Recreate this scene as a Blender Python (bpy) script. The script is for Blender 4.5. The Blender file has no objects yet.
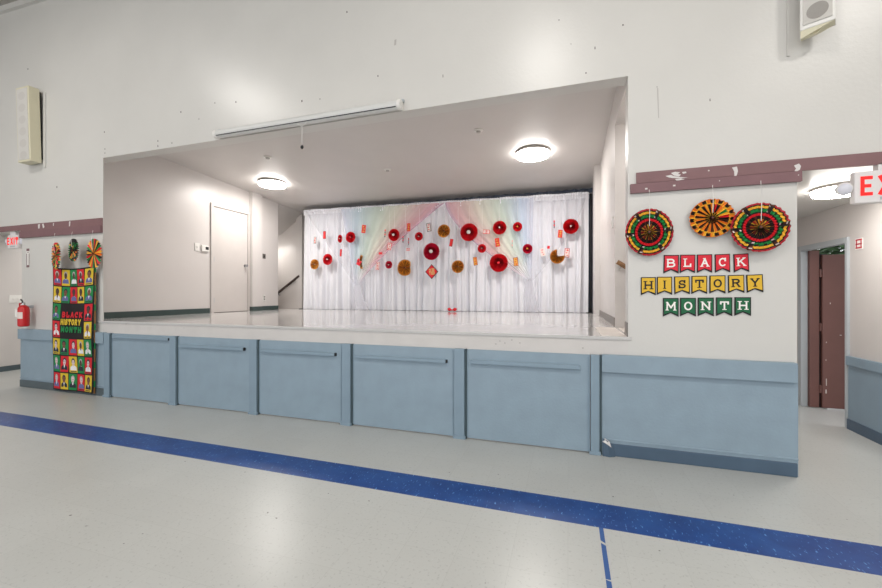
import bpy, math, random
from mathutils import Vector, Matrix
random.seed(7)
COL = bpy.context.scene.collection
PI = math.pi

# ------------------------------------------------------------------ camera numbers
F_PX, CAM_H = 392.0, 1.48
YAW = math.atan(127/392)
_c, _s = math.cos(YAW), math.sin(YAW)
def at(x, y, Y):
    """world point at depth Y seen at a place of the survey photograph"""
    l = (x-441)/F_PX; v = (294-y)/F_PX
    r = (-_s+l*_c, _c+l*_s, v); t = Y/r[1]
    return Vector((r[0]*t, Y, CAM_H+r[2]*t))
def onx(x, y, X):
    l = (x-441)/F_PX; v = (294-y)/F_PX
    r = (-_s+l*_c, _c+l*_s, v); t = X/r[0]
    return Vector((X, r[1]*t, CAM_H+r[2]*t))

# ------------------------------------------------------------------ materials
def srgb(r, g, b):
    f = lambda c: (c/255/12.92) if c/255 <= .04045 else ((c/255+.055)/1.055)**2.4
    return (f(r), f(g), f(b), 1)
def mat(name, col, rough=.6, metal=0, spec=.5, bump=0, bscale=60, var=0, vscale=4, emit=None, estr=0, trans=0):
    m = bpy.data.materials.new(name); m.use_nodes = True
    nt = m.node_tree; b = nt.nodes['Principled BSDF']
    c = srgb(*col) if max(col) > 1 else (*col, 1)
    b.inputs['Base Color'].default_value = c
    b.inputs['Roughness'].default_value = rough
    b.inputs['Metallic'].default_value = metal
    b.inputs['Specular IOR Level'].default_value = spec
    if emit:
        b.inputs['Emission Color'].default_value = srgb(*emit); b.inputs['Emission Strength'].default_value = estr
    tc = nt.nodes.new('ShaderNodeTexCoord')
    if bump:
        n = nt.nodes.new('ShaderNodeTexNoise'); n.inputs['Scale'].default_value = bscale; n.inputs['Detail'].default_value = 3
        nt.links.new(tc.outputs['Object'], n.inputs['Vector'])
        bp = nt.nodes.new('ShaderNodeBump'); bp.inputs['Strength'].default_value = bump; bp.inputs['Distance'].default_value = .01
        nt.links.new(n.outputs['Fac'], bp.inputs['Height']); nt.links.new(bp.outputs['Normal'], b.inputs['Normal'])
    if var:
        n = nt.nodes.new('ShaderNodeTexNoise'); n.inputs['Scale'].default_value = vscale; n.inputs['Detail'].default_value = 6
        nt.links.new(tc.outputs['Object'], n.inputs['Vector'])
        r = nt.nodes.new('ShaderNodeValToRGB')
        r.color_ramp.elements[0].position = .3; r.color_ramp.elements[1].position = .7
        r.color_ramp.elements[0].color = tuple(max(0, k*(1-var)) for k in c[:3])+(1,)
        r.color_ramp.elements[1].color = tuple(min(1, k*(1+var)) for k in c[:3])+(1,)
        nt.links.new(n.outputs['Fac'], r.inputs['Fac']); nt.links.new(r.outputs['Color'], b.inputs['Base Color'])
    return m

M = {}
M['wall'] = mat('wall_paint', (206,204,200), .32, bump=.12, bscale=35, var=.025, vscale=1.5)
M['stage_wall'] = mat('stage_wall_paint', (205,200,197), .36, bump=.12, bscale=35, var=.02, vscale=1.5)
M['stage_ceil'] = mat('stage_ceiling_paint', (204,200,197), .45, bump=.1, bscale=20, var=.02, vscale=2)
M['apron'] = mat('apron_paint', (204,200,197), .5, bump=.15, var=.03, vscale=6)
M['blue'] = mat('blue_grey_paint', (138,157,171), .42, bump=.15, bscale=50, var=.05, vscale=5)
M['blue_trim'] = mat('blue_grey_trim_paint', (130,150,165), .4, bump=.1, var=.04, vscale=5)
M['navybase'] = mat('blue_rubber_base', (72,92,112), .4, bump=.1, var=.08)
M['greybase'] = mat('slate_rubber_base', (78,90,96), .45, var=.06)
M['greenbase'] = mat('green_rubber_base', (52,68,66), .4, var=.08)
M['shadowgap'] = mat('post_gap_shade', (62,80,86), .6)
M['brown'] = mat('brown_board', (126,92,94), .5, bump=.1, var=.06, vscale=5)
M['brown2'] = mat('brown_board_lower', (122,88,92), .5, bump=.1, var=.06, vscale=5)
M['chip'] = mat('chipped_plaster', (214,210,208), .8, bump=.3)
M['mark'] = mat('screw_mark', (96,90,86), .8)
M['white'] = mat('white_plastic', (226,224,220), .4)
M['casewhite'] = mat('pale_grey_screen_case', (208,208,206), .4)
M['sticker'] = mat('white_paper', (232,230,226), .7)
M['beige'] = mat('beige_enclosure', (214,208,182), .45, var=.02)
M['grille'] = mat('grille_cloth', (206,203,198), .7, bump=.5, bscale=200)
M['grilledark'] = mat('grille_cloth_over_driver', (199,195,190), .7, bump=.5, bscale=200)
M['grilledark2'] = mat('grille_cloth_over_woofer', (158,154,149), .7, bump=.5, bscale=200)
M['black'] = mat('black_metal', (24,24,26), .5)
M['chrome'] = mat('chrome', (190,190,190), .25, 1)
M['steelgrey'] = mat('grey_painted_steel', (176,182,186), .4)
M['door'] = mat('stage_door_paint', (198,192,188), .4, var=.02)
M['darkwood'] = mat('dark_handrail_wood', (58,46,42), .4, var=.2, vscale=20)
M['wood'] = mat('brown_handrail_wood', (128,92,58), .4, var=.2, vscale=20)
M['browndoor'] = mat('brown_door_paint', (112,76,70), .45, bump=.15, var=.06, vscale=3)
M['dark_drape'] = mat('dark_backdrop_cloth', (88,96,110), .9, var=.1, vscale=8)
M['red'] = mat('red_paper', (222,20,38), .6, var=.12, vscale=20)
M['crimson'] = mat('crimson_paper', (204,10,58), .6, var=.1, vscale=20)
M['deepred'] = mat('dark_red_paper', (150,8,22), .6)
M['gold'] = mat('gold_foil_paper', (222,160,66), .4, .0, var=.35, vscale=30)
M['gold2'] = mat('dark_gold_foil_paper', (118,62,24), .4, .0, var=.35, vscale=30)
M['silver'] = mat('silver_centre', (206,196,190), .4, .1)
M['orangered'] = mat('orange_red_card', (206,58,26), .6, var=.15, vscale=60)
M['goldprint'] = mat('gold_print', (222,164,60), .5)
M['palegold'] = mat('pale_gold_print', (226,206,130), .5)
M['cream'] = mat('cream_paper', (230,214,208), .7)
M['ink'] = mat('black_ink', (20,18,22), .7)
M['pred'] = mat('pennant_red', (214,22,48), .6)
M['pyel'] = mat('pennant_yellow', (222,178,44), .6)
M['pgrn'] = mat('pennant_green', (10,96,58), .6)
M['pwhite'] = mat('pennant_white_print', (240,236,232), .6)
M['kred'] = mat('print_red', (214,24,40), .6)
M['kyel'] = mat('print_yellow', (236,182,56), .6)
M['kgrn'] = mat('print_green', (18,134,64), .6)
M['kblk'] = mat('print_black', (28,20,20), .6)
M['korg'] = mat('print_orange', (226,120,40), .6)
M['kbrn'] = mat('print_brown', (92,48,34), .6)
M['rimred'] = mat('print_rose', (186,40,56), .6)
M['cord'] = mat('white_cord', (224,222,220), .6)
M['bblk'] = mat('banner_black_cloth', (22,18,20), .8)
M['bred'] = mat('banner_red', (204,22,38), .75)
M['byel'] = mat('banner_yellow', (214,182,44), .75)
M['bgrn'] = mat('banner_green', (10,128,66), .75)
M['bside'] = mat('banner_gold_edge', (150,104,60), .75)
M['skin1'] = mat('portrait_brown', (122,78,60), .75)
M['skin2'] = mat('portrait_pale', (212,190,190), .75)
M['skin3'] = mat('portrait_dark', (84,56,48), .75)
M['suit'] = mat('portrait_suit', (30,34,48), .75)
M['suit2'] = mat('portrait_blue_suit', (96,100,150), .75)
M['shirt'] = mat('portrait_shirt', (226,224,228), .75)
M['exitred'] = mat('exit_red_lens', (232,24,24), .5, emit=(240,20,20), estr=.55)
M['exitbox'] = mat('exit_sign_housing', (222,218,218), .4)
M['fered'] = mat('extinguisher_red', (196,24,30), .3)
M['tape'] = mat('blue_floor_tape', (24,76,142), .45, var=.06)
M['skinrope'] = M['cord']
M['plate'] = mat('beige_floor_panel', (206,198,192), .45, var=.03)
M['lens'] = mat('clear_lamp_lens', (214,214,224), .15)
def lamp_mat(name, s, col=(255,250,244)):
    return mat(name, (240,240,240), .5, emit=col, estr=s)
M['lamp_stage'] = lamp_mat('stage_lamp_diffuser', 84)
M['lamp_hall'] = lamp_mat('hall_lamp_diffuser', 75)
M['lamp_corr'] = lamp_mat('corridor_lamp_diffuser', 44)
M['lamp_side'] = lamp_mat('lamp_side_glow', 26)
M['lamprim'] = mat('lamp_rim', (170,164,158), .5)

def floor_mat(name, base, stripe=False, rough=.16, tile=.305, speck=True, bumpy=.02):
    m = bpy.data.materials.new(name); m.use_nodes = True
    nt = m.node_tree; N = nt.nodes; L = nt.links; b = N['Principled BSDF']
    tc = N.new('ShaderNodeTexCoord')
    # the object origin is off zero: use a world based position
    geo = N.new('ShaderNodeNewGeometry')
    pos = geo.outputs['Position']
    def noise(scale, detail=4, rough_=.6):
        n = N.new('ShaderNodeTexNoise'); n.inputs['Scale'].default_value = scale; n.inputs['Detail'].default_value = detail
        n.inputs['Roughness'].default_value = rough_; L.new(pos, n.inputs['Vector']); return n
    def ramp(fac, els):
        r = N.new('ShaderNodeValToRGB'); e = r.color_ramp.elements
        e[0].position, e[0].color = els[0]; e[1].position, e[1].color = els[-1]
        for p, c in els[1:-1]:
            k = e.new(p); k.color = c
        L.new(fac, r.inputs['Fac']); return r
    def mix(fac, a, c, mode='MIX'):
        x = N.new('ShaderNodeMix'); x.data_type = 'RGBA'; x.blend_type = mode
        if hasattr(fac, 'is_linked'): L.new(fac, x.inputs[0])
        else: x.inputs[0].default_value = fac
        for s_, v in ((6, a), (7, c)):
            if hasattr(v, 'is_linked'): L.new(v, x.inputs[s_])
            else: x.inputs[s_].default_value = v
        return x.outputs[2]
    # tile tone + seams
    br = N.new('ShaderNodeTexBrick'); br.offset = 0
    br.inputs['Scale'].default_value = 1; br.inputs['Brick Width'].default_value = tile; br.inputs['Row Height'].default_value = tile
    br.inputs['Mortar Size'].default_value = .0012; br.inputs['Mortar Smooth'].default_value = .3
    k = srgb(*base)
    br.inputs['Color1'].default_value = tuple(v*.985 for v in k[:3])+(1,); br.inputs['Color2'].default_value = tuple(min(1, v*1.02) for v in k[:3])+(1,)
    br.inputs['Mortar'].default_value = tuple(v*.86 for v in k[:3])+(1,)
    L.new(pos, br.inputs['Vector'])
    big = ramp(noise(1.3, 5).outputs['Fac'], [(.25, (.96,.96,.955,1)), (.75, (1.02,1.02,1.02,1))])
    col = mix(1.0, br.outputs['Color'], big.outputs['Color'], 'MULTIPLY')
    if speck:
        sp = ramp(noise(55, 2, .5).outputs['Fac'], [(.60, (0,0,0,1)), (.70, (1,1,1,1))])
        col = mix(sp.outputs['Color'], col, tuple(v*.82 for v in k[:3])+(1,))
        sp3 = ramp(noise(21, 1, .4).outputs['Fac'], [(.80, (0,0,0,1)), (.82, (1,1,1,1))])
        col = mix(sp3.outputs['Color'], col, srgb(96,92,92))
        sp2 = ramp(noise(70, 3, .5).outputs['Fac'], [(.24, (1,1,1,1)), (.30, (0,0,0,1))])
        col = mix(sp2.outputs['Color'], col, tuple(min(1, v*1.18) for v in k[:3])+(1,))
    if stripe:
        sep = N.new('ShaderNodeSeparateXYZ'); L.new(pos, sep.inputs[0])
        def mth(op, a, c):
            x = N.new('ShaderNodeMath'); x.operation = op
            for i, v in enumerate((a, c)):
                if hasattr(v, 'is_linked'): L.new(v, x.inputs[i])
                else: x.inputs[i].default_value = v
            return x.outputs[0]
        msk = mth('MULTIPLY', mth('GREATER_THAN', sep.outputs['Y'], 2.672), mth('LESS_THAN', sep.outputs['Y'], 2.984))
        # the band's own scuffs: small pale chips and light wear
        nz = N.new('ShaderNodeTexNoise'); nz.inputs['Scale'].default_value = 70; nz.inputs['Detail'].default_value = 2
        mp = N.new('ShaderNodeMapping'); mp.inputs['Rotation'].default_value = (0,0,.6); mp.inputs['Scale'].default_value = (1, .35, 1)
        L.new(pos, mp.inputs['Vector']); L.new(mp.outputs['Vector'], nz.inputs['Vector'])
        ch = ramp(nz.outputs['Fac'], [(.64, (0,0,0,1)), (.70, (1,1,1,1))])
        bl = mix(ramp(noise(5, 4).outputs['Fac'], [(.35, (0,0,0,1)), (.7, (1,1,1,1))]).outputs['Color'], srgb(12,54,122), srgb(26,72,142))
        bl = mix(ch.outputs['Color'], bl, srgb(96,146,204))
        col = mix(msk, col, bl)
    L.new(col, b.inputs['Base Color'])
    rr = ramp(noise(3, 5).outputs['Fac'], [(.2, (rough*.93,)*3+(1,)), (.8, (rough*1.07,)*3+(1,))])
    L.new(rr.outputs['Color'], b.inputs['Roughness'])
    b.inputs['Specular IOR Level'].default_value = .4
    bp = N.new('ShaderNodeBump'); bp.inputs['Strength'].default_value = bumpy; bp.inputs['Distance'].default_value = .02
    L.new(noise(6, 2).outputs['Fac'], bp.inputs['Height']); L.new(bp.outputs['Normal'], b.inputs['Normal'])
    return m
M['floor'] = floor_mat('vinyl_tile_floor', (182,184,182), stripe=True, rough=.31, bumpy=.03)
M['stage_floor'] = floor_mat('stage_vinyl_floor', (196,194,193), rough=.10, speck=True, bumpy=.05)

def cloth_mat(name, els=None, base=(232,232,238), alpha=1.0, transl=.35):
    m = bpy.data.materials.new(name); m.use_nodes = True
    nt = m.node_tree; N = nt.nodes; L = nt.links
    for n in list(N): N.remove(n)
    out = N.new('ShaderNodeOutputMaterial'); d = N.new('ShaderNodeBsdfDiffuse'); t = N.new('ShaderNodeBsdfTranslucent')
    mx = N.new('ShaderNodeMixShader'); mx.inputs[0].default_value = transl
    L.new(d.outputs[0], mx.inputs[1]); L.new(t.outputs[0], mx.inputs[2])
    if els:
        uv = N.new('ShaderNodeUVMap'); uv.uv_map = 'UVMap'
        sep = N.new('ShaderNodeSeparateXYZ'); L.new(uv.outputs[0], sep.inputs[0])
        r = N.new('ShaderNodeValToRGB'); e = r.color_ramp.elements
        e[0].position = els[0][0]; e[0].color = srgb(*els[0][1]); e[1].position = els[-1][0]; e[1].color = srgb(*els[-1][1])
        for p, c in els[1:-1]:
            k = e.new(p); k.color = srgb(*c)
        L.new(sep.outputs[0], r.inputs['Fac'])
        mxx = N.new('ShaderNodeMix'); mxx.data_type = 'RGBA'; r2 = N.new('ShaderNodeValToRGB'); r2.color_ramp.elements[0].position = .48; r2.color_ramp.elements[1].position = .72
        L.new(sep.outputs[1], r2.inputs['Fac']); L.new(r2.outputs[0], mxx.inputs[0]); L.new(r.outputs[0], mxx.inputs[6]); mxx.inputs[7].default_value = srgb(240,240,246)
        L.new(mxx.outputs[2], d.inputs[0]); L.new(mxx.outputs[2], t.inputs[0])
    else:
        d.inputs[0].default_value = srgb(*base); t.inputs[0].default_value = srgb(*base)
    last = mx.outputs[0]
    if alpha < 1:
        tr = N.new('ShaderNodeBsdfTransparent'); m2 = N.new('ShaderNodeMixShader'); m2.inputs[0].default_value = alpha
        L.new(tr.outputs[0], m2.inputs[1]); L.new(last, m2.inputs[2]); last = m2.outputs[0]
    L.new(last, out.inputs[0])
    return m
M['curtain'] = cloth_mat('white_curtain_cloth', base=(244,244,249), transl=.15)
M['swag_w'] = cloth_mat('white_sheer', base=(236,238,246), alpha=.2)
M['swag_w2'] = cloth_mat('white_sheer_bluish', base=(226,228,238), alpha=.5)
M['swag_l'] = cloth_mat('pastel_sheer_left', [(0,(226,230,246)),(.18,(206,230,238)),(.38,(220,240,220)),(.6,(250,246,222)),(.76,(250,214,206)),(.93,(250,180,190)),(1,(222,176,206))], alpha=.48)
M['swag_r'] = cloth_mat('pastel_sheer_right', [(0,(216,176,206)),(.06,(250,184,190)),(.2,(252,212,202)),(.4,(250,246,222)),(.62,(222,240,220)),(.85,(206,226,248)),(1,(230,232,246))], alpha=.48)

# ------------------------------------------------------------------ mesh builder
class MB:
    def __init__(s): s.v = []; s.f = []; s.m = []; s.uv = None
    def face(s, idx, mi=0): s.f.append(tuple(idx)); s.m.append(mi)
    def add(s, pts, faces, mi=0):
        o = len(s.v); s.v += [Vector(p) for p in pts]
        for f in faces: s.face([o+i for i in f], mi)
        return s
    def box(s, x0, x1, y0, y1, z0, z1, mi=0, T=None):
        p = [(x,y,z) for z in (z0,z1) for y in (y0,y1) for x in (x0,x1)]
        if T: p = [T @ Vector(q) for q in p]
        return s.add(p, [(0,2,3,1),(4,5,7,6),(0,1,5,4),(2,6,7,3),(0,4,6,2),(1,3,7,5)], mi)
    def quad(s, a, b, c, d, mi=0): return s.add([a,b,c,d], [(0,1,2,3)], mi)
    def cyl(s, p0, p1, r0, r1=None, n=24, mi=0, caps=True):
        r1 = r0 if r1 is None else r1
        p0, p1 = Vector(p0), Vector(p1); a = (p1-p0).normalized()
        u = a.orthogonal().normalized(); w = a.cross(u)
        pts = []
        for p, r in ((p0,r0),(p1,r1)):
            for i in range(n):
                t = 2*PI*i/n; pts.append(p+(u*math.cos(t)+w*math.sin(t))*r)
        fs = [(i,(i+1)%n,n+(i+1)%n,n+i) for i in range(n)]
        if caps: fs += [tuple(range(n-1,-1,-1)), tuple(range(n,2*n))]
        return s.add(pts, fs, mi)
    def lathe(s, c, axis, prof, n=32, mi=0, capend=True):
        """prof: list of (radius, distance along axis)"""
        c = Vector(c); a = Vector(axis).normalized(); u = a.orthogonal().normalized(); w = a.cross(u)
        pts = []; fs = []
        for r, h in prof:
            for i in range(n):
                t = 2*PI*i/n; pts.append(c+a*h+(u*math.cos(t)+w*math.sin(t))*max(r,1e-4))
        for k in range(len(prof)-1):
            for i in range(n):
                fs.append((k*n+i, k*n+(i+1)%n, (k+1)*n+(i+1)%n, (k+1)*n+i))
        if capend:
            fs.append(tuple(range(n-1,-1,-1))); fs.append(tuple((len(prof)-1)*n+i for i in range(n)))
        return s.add(pts, fs, mi)
    def tube(s, pts, r, n=8, mi=0):
        pts = [Vector(p) for p in pts]; rings = []
        o = len(s.v)
        for k, p in enumerate(pts):
            d = (pts[min(k+1,len(pts)-1)]-pts[max(k-1,0)]).normalized()
            u = d.cross(Vector((0,0,1)));
            if u.length < .05: u = d.cross(Vector((0,1,0)))
            u.normalize(); w = d.cross(u)
            for i in range(n):
                t = 2*PI*i/n; s.v.append(p+(u*math.cos(t)+w*math.sin(t))*r)
        for k in range(len(pts)-1):
            for i in range(n):
                s.face((o+k*n+i, o+k*n+(i+1)%n, o+(k+1)*n+(i+1)%n, o+(k+1)*n+i), mi)
        s.face([o+i for i in range(n)][::-1], mi); s.face([o+(len(pts)-1)*n+i for i in range(n)], mi)
        return s
    def build(s, name, mats, parent=None, bevel=0, smooth=False, origin=None):
        if not isinstance(mats, (list, tuple)): mats = [mats]
        lo = Vector([min(v[i] for v in s.v) for i in range(3)]); hi = Vector([max(v[i] for v in s.v) for i in range(3)])
        if parent is not None: o = world_loc(parent)
        elif origin is not None: o = Vector(origin)
        else: o = Vector(((lo.x+hi.x)/2, (lo.y+hi.y)/2, lo.z))
        me = bpy.data.meshes.new(name); me.from_pydata([tuple(v-o) for v in s.v], [], s.f)
        for m in mats: me.materials.append(M[m] if isinstance(m, str) else m)
        for i, p in enumerate(me.polygons): p.material_index = s.m[i]; p.use_smooth = smooth
        if s.uv:
            l = me.uv_layers.new(name='UVMap')
            for lp in me.loops: l.data[lp.index].uv = s.uv[lp.vertex_index]
        me.update()
        ob = bpy.data.objects.new(name, me); COL.objects.link(ob)
        if parent is not None: ob.parent = parent
        else: ob.location = o
        if bevel:
            b = ob.modifiers.new('bevel', 'BEVEL'); b.width = bevel; b.segments = 2; b.limit_method = 'ANGLE'; b.angle_limit = .6
        if smooth:
            try: me.set_sharp_from_angle(angle=.7)
            except Exception: pass
        return ob
def world_loc(o):
    l = Vector((0,0,0))
    while o is not None: l = l+o.location; o = o.parent
    return l
def tag(o, label, cat, group=None, kind=None):
    o['label'] = label; o['category'] = cat
    if group: o['group'] = group
    if kind: o['kind'] = kind
    return o
def empty(name, loc, label, cat, group=None):
    o = bpy.data.objects.new(name, None); COL.objects.link(o); o.location = Vector(loc); o.empty_display_size = .1
    return tag(o, label, cat, group)
def struct(o, label=None):
    o['kind'] = 'structure'
    if label: o['label'] = label
    return o

# ------------------------------------------------------------------ lettering in strokes
def arc(cx, cy, rx, ry, a0, a1, n=14):
    return [(cx+rx*math.cos(math.radians(a0+(a1-a0)*i/n)), cy+ry*math.sin(math.radians(a0+(a1-a0)*i/n))) for i in range(n+1)]
G = {   # strokes in a unit box, then slab serifs as (x, y, half width)
 'B': ([[(0,0),(0,1)], [(0,1)]+arc(.5,.76,.34,.24,90,-90)+[(0,.52)], [(0,.52)]+arc(.55,.26,.4,.26,90,-90)+[(0,0)]], [(-.06,0,.1),(-.06,1,.1)]),
 'L': ([[(.1,1),(.1,0),(.9,0),(.9,.28)]], [(.1,1,.24),(.0,0,.12)]),
 'A': ([[(.05,0),(.5,1),(.95,0)], [(.24,.36),(.76,.36)]], [(.05,0,.2),(.95,0,.2),(.42,1,.16)]),
 'C': ([arc(.5,.5,.46,.5,45,315,24), [(.86,1),(.86,.7)]], []),
 'K': ([[(.08,0),(.08,1)], [(.85,1),(.1,.42)], [(.36,.6),(.9,0)]], [(.08,0,.2),(.08,1,.2),(.84,1,.17),(.9,0,.18)]),
 'H': ([[(.1,0),(.1,1)], [(.9,0),(.9,1)], [(.1,.5),(.9,.5)]], [(.1,0,.21),(.1,1,.21),(.9,0,.21),(.9,1,.21)]),
 'I': ([[(.5,0),(.5,1)]], [(.5,0,.26),(.5,1,.26)]),
 'S': ([arc(.5,.74,.36,.26,20,270,18)+arc(.5,.25,.4,.25,90,-160,18), [(.86,1),(.86,.74)], [(.1,0),(.1,.3)]], []),
 'T': ([[(.5,0),(.5,1)], [(0,.76),(0,1),(1,1),(1,.76)]], [(.5,0,.24)]),
 'O': ([arc(.5,.5,.46,.5,0,360,30)], []),
 'R': ([[(.05,0),(.05,1)], [(.05,1)]+arc(.52,.75,.33,.25,90,-90)+[(.05,.5)], [(.5,.5),(.86,0)]], [(.05,0,.2),(-.02,1,.12),(.92,0,.14)]),
 'Y': ([[(.5,0),(.5,.45),(.06,1)], [(.5,.45),(.94,1)]], [(.5,0,.22),(.06,1,.18),(.94,1,.18)]),
 'M': ([[(.02,0),(.06,1),(.5,.3),(.94,1),(.98,0)]], [(.02,0,.17),(.98,0,.17),(0,1,.1),(1,1,.1)]),
 'N': ([[(.08,0),(.08,1),(.9,0),(.9,1)]], [(.08,0,.19),(.02,1,.14),(.9,1,.19)]),
 'E': ([[(.9,1),(.1,1),(.1,0),(.9,0)], [(.1,.5),(.75,.5)]], []),
 'X': ([[(.02,0),(.98,1)], [(.02,1),(.98,0)]], []),
 'F': ([[(.9,1),(.1,1),(.1,0)], [(.1,.5),(.75,.5)]], []),
 'U': ([[(.08,1)]+[(.08,.3)]+arc(.5,.3,.42,.3,180,360,12)+[(.92,1)]], []),
 'G': ([arc(.5,.5,.46,.5,45,330,24)+[(.92,.45),(.55,.45)]], []),
}
def glyph(mb, ch, org, ux, uz, w, h, t, mi=0, slab=True, slant=0):
    """strokes of thickness t; org = lower left; ux, uz = unit vectors in the face"""
    org, ux, uz = Vector(org), Vector(ux), Vector(uz)
    nrm = ux.cross(uz)
    strokes, ser = G[ch]
    lay = [0]
    def P(x, z): return org+ux*(x+slant*z)+uz*z+nrm*(lay[0]*2e-5)
    def bar(a, b, th, ext=.5):
        lay[0] += 1
        dx, dz = b[0]-a[0], b[1]-a[1]; L_ = math.hypot(dx, dz) or 1e-6
        dx, dz = dx/L_, dz/L_; a = (a[0]-dx*th*ext, a[1]-dz*th*ext); b = (b[0]+dx*th*ext, b[1]+dz*th*ext)
        nx, nz = -dz*th/2, dx*th/2
        mb.quad(P(a[0]-nx,a[1]-nz), P(b[0]-nx,b[1]-nz), P(b[0]+nx,b[1]+nz), P(a[0]+nx,a[1]+nz), mi)
    W, H_ = w-t, h-t
    def S(p): return (t/2+p[0]*W, t/2+p[1]*H_)
    for st in strokes:
        q = [S(p) for p in st]; curved = len(st) > 6
        for a, b in zip(q, q[1:]):
            bar(a, b, t, .12 if curved else .5)
    if slab:
        for x, y, hw in ser:
            c = S((x, y)); zz = c[1]-t/2+t*.28 if y < .5 else c[1]+t/2-t*.28
            bar((c[0]-hw*w, zz), (c[0]+hw*w, zz), t*.56, 0)
def text(mb, s, org, ux, uz, w, h, t, gap, **k):
    o = Vector(org); ux = Vector(ux)
    for ch in s:
        if ch != ' ':
            ww = w*.35 if ch == 'I' and not k.get('slab', True) else w
            glyph(mb, ch, o, ux, uz, ww, h, t, **k); o = o+ux*(ww+gap)
        else: o = o+ux*w*.6
    return o
XR, ZU = (1,0,0), (0,0,1)

# ================================================================== SETTING
YW, YT = 3.92, 4.09           # face and back of the front wall
SZ = 1.089                    # stage level
OX0, OX1, OZ = -6.453, .52, 3.465
SXL, SXR, SCZ = -7.0, .55, 4.05
YB = 9.3
TOPZ = 7.6
m = MB(); m.box(-12, 9, -9, 10, -.1, 0); struct(m.build('floor', 'floor'))

m = MB()
m.box(-12,-10.25,YW,YT,0,TOPZ); m.box(-10.25,-8.352,YW,YT,2.5,TOPZ); m.add([(-8.352,YW,0),(OX0,YW,0),(OX0,YW+.012,0),(-7.02,4.262,0),(-8.352,4.262,0),(-8.352,YW,TOPZ),(OX0,YW,TOPZ),(OX0,YW+.012,TOPZ),(-7.02,4.262,TOPZ),(-8.352,4.262,TOPZ)],
      [(4,3,2,1,0),(5,6,7,8,9),(0,1,6,5),(1,2,7,6),(2,3,8,7),(3,4,9,8),(4,0,5,9)])
m.box(OX0,OX1,YW,YT,OZ,TOPZ); m.box(-7.0,OX0,YW+.01,YT,OZ,TOPZ); m.box(OX1,1.77,YW,YT,0,TOPZ); m.box(1.77,2.95,YW,YT,2.487,TOPZ); m.box(2.95,6,YW,YT,0,TOPZ)
def mark(px, py, w=.012, h=.012, mi=1):
    p = at(px, py, YW); m.add([(p.x-w/2,YW-.0012,p.z-h/2),(p.x+w/2,YW-.0012,p.z-h/2),(p.x+w/2*.7,YW-.0012,p.z+h/2),(p.x-w/2*.9,YW-.0012,p.z+h/2)], [(0,1,2,3)], mi)
for px, py, w, h in [(28,69,.02,.025),(104.5,132,.02,.02),(105,149,.015,.02),(105,153,.015,.02),(158,141,.018,.02),(158,146,.015,.03),(172,143,.015,.02),
        (57,187,.02,.03),(236,102,.02,.02),(215,103,.012,.02),(302,101,.018,.025),(320,99,.012,.014),(378,76,.014,.018),(443,76,.008,.03),(559,20,.01,.012),
        (595,48,.009,.025),(571,44,.006,.01),(623,25,.014,.014),(586,73,.012,.014),(347,12,.015,.02),(199,119,.01,.02),(181,112,.02,.02),
        (710,100,.008,.022),(657,87,.006,.01)]:
    mark(px, py, w, h)
m.quad(*[at(a,b,YW-.0012) for a,b in [(394.5,40),(396.5,39),(396,45),(394,45.5)]], 2)
m.quad(*[at(a,b,YW-.0012) for a,b in [(657,88),(658.2,88),(659,118),(658.2,118)]], 2)
M['smudge'] = mat('scuffed_paint', (176,172,168), .6)
struct(m.build('wall_front', ['wall','mark','smudge']))

m = MB(); m.box(OX0,OX1,YW,YT,0,SZ-.03)
for px, py in [(184,328),(500,341),(505,343),(512,340),(496,344),(583,348),(520,343),(126,324)]:
    p = at(px, py, YW-.0012); m.box(p.x-.006,p.x+.004,YW-.0015,YW,p.z-.003,p.z+.003,1)
struct(m.build('wall_stage_front', ['apron','mark']))

# stage shell
m = MB(); m.box(SXL,SXR,YW-.012,YB,SZ-.03,SZ); struct(m.build('floor_stage', 'stage_floor', bevel=.004))
scz = lambda y: 3.96-.055*(y-5)
m = MB(); m.add([(x,y,scz(y)+dz) for dz in (0,.12) for x,y in ((SXL-2.5,YT),(SXR+2.2,YT),(SXR+2.2,YB+.1),(SXL-2.5,YB+.1))],
    [(0,3,2,1),(4,5,6,7),(0,1,5,4),(1,2,6,5),(2,3,7,6),(3,0,4,7)]); struct(m.build('ceiling_stage', 'stage_ceil'))
m = MB(); m.box(-9.6,2.95,YB,YB+.12,-.05,SCZ); m.box(-7.25,-7.06,YB-.1,YB,SZ,SCZ); struct(m.build('wall_stage_back', 'stage_wall'))
m = MB(); m.box(SXL-.12,SXL,4.263,8.19,0,SCZ); struct(m.build('wall_stage_left', 'stage_wall'))
m = MB(); m.box(SXL,SXL+.1,7.24,7.53,SZ,SCZ); struct(m.build('pilaster_stage', 'stage_wall'))
m = MB()
m.box(SXR,SXR+.12,5.25,YB,0,SCZ); m.box(SXR,SXR+.12,YT,5.25,3.56,SCZ)          # wall and header over the stair doorway
m.box(SXR+.12,1.77,5.25,5.37,0,3.56)                                            # far wall of the stair
m.box(SXR+.12,1.65,YT,5.25,3.56,3.62)                                               # stair ceiling
m.box(1.65,1.77,YT,5.25,0,3.56)
struct(m.build('wall_stage_right', 'stage_wall'))
m = MB(); m.box(.458,SXR,7.62,8.12,SZ,SCZ-.0); struct(m.build('pillar_stage', 'stage_wall'))
m = MB()
for k in range(5): m.box(SXR+.02+k*.24,SXR+.02+(k+1)*.24,YT+.01,5.24,0,SZ-.17*k-.02)
struct(m.build('stair_right', 'plate'))
m = MB()
for k in range(6): m.box(SXL-.02-(k+1)*.27,SXL-.02-k*.27,8.2,YB-.01,0,SZ-.17*k-.02)
struct(m.build('stair_left', 'plate'))
m = MB(); m.box(-9.6,SXL-.12,8.07,8.19,-.05,SCZ); m.box(-9.7,-9.6,8.07,YB,0,SCZ); struct(m.build('wall_stair', 'stage_wall'))
m = MB()
zs = lambda x: 3.755+.66*(x-SXL)
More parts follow.
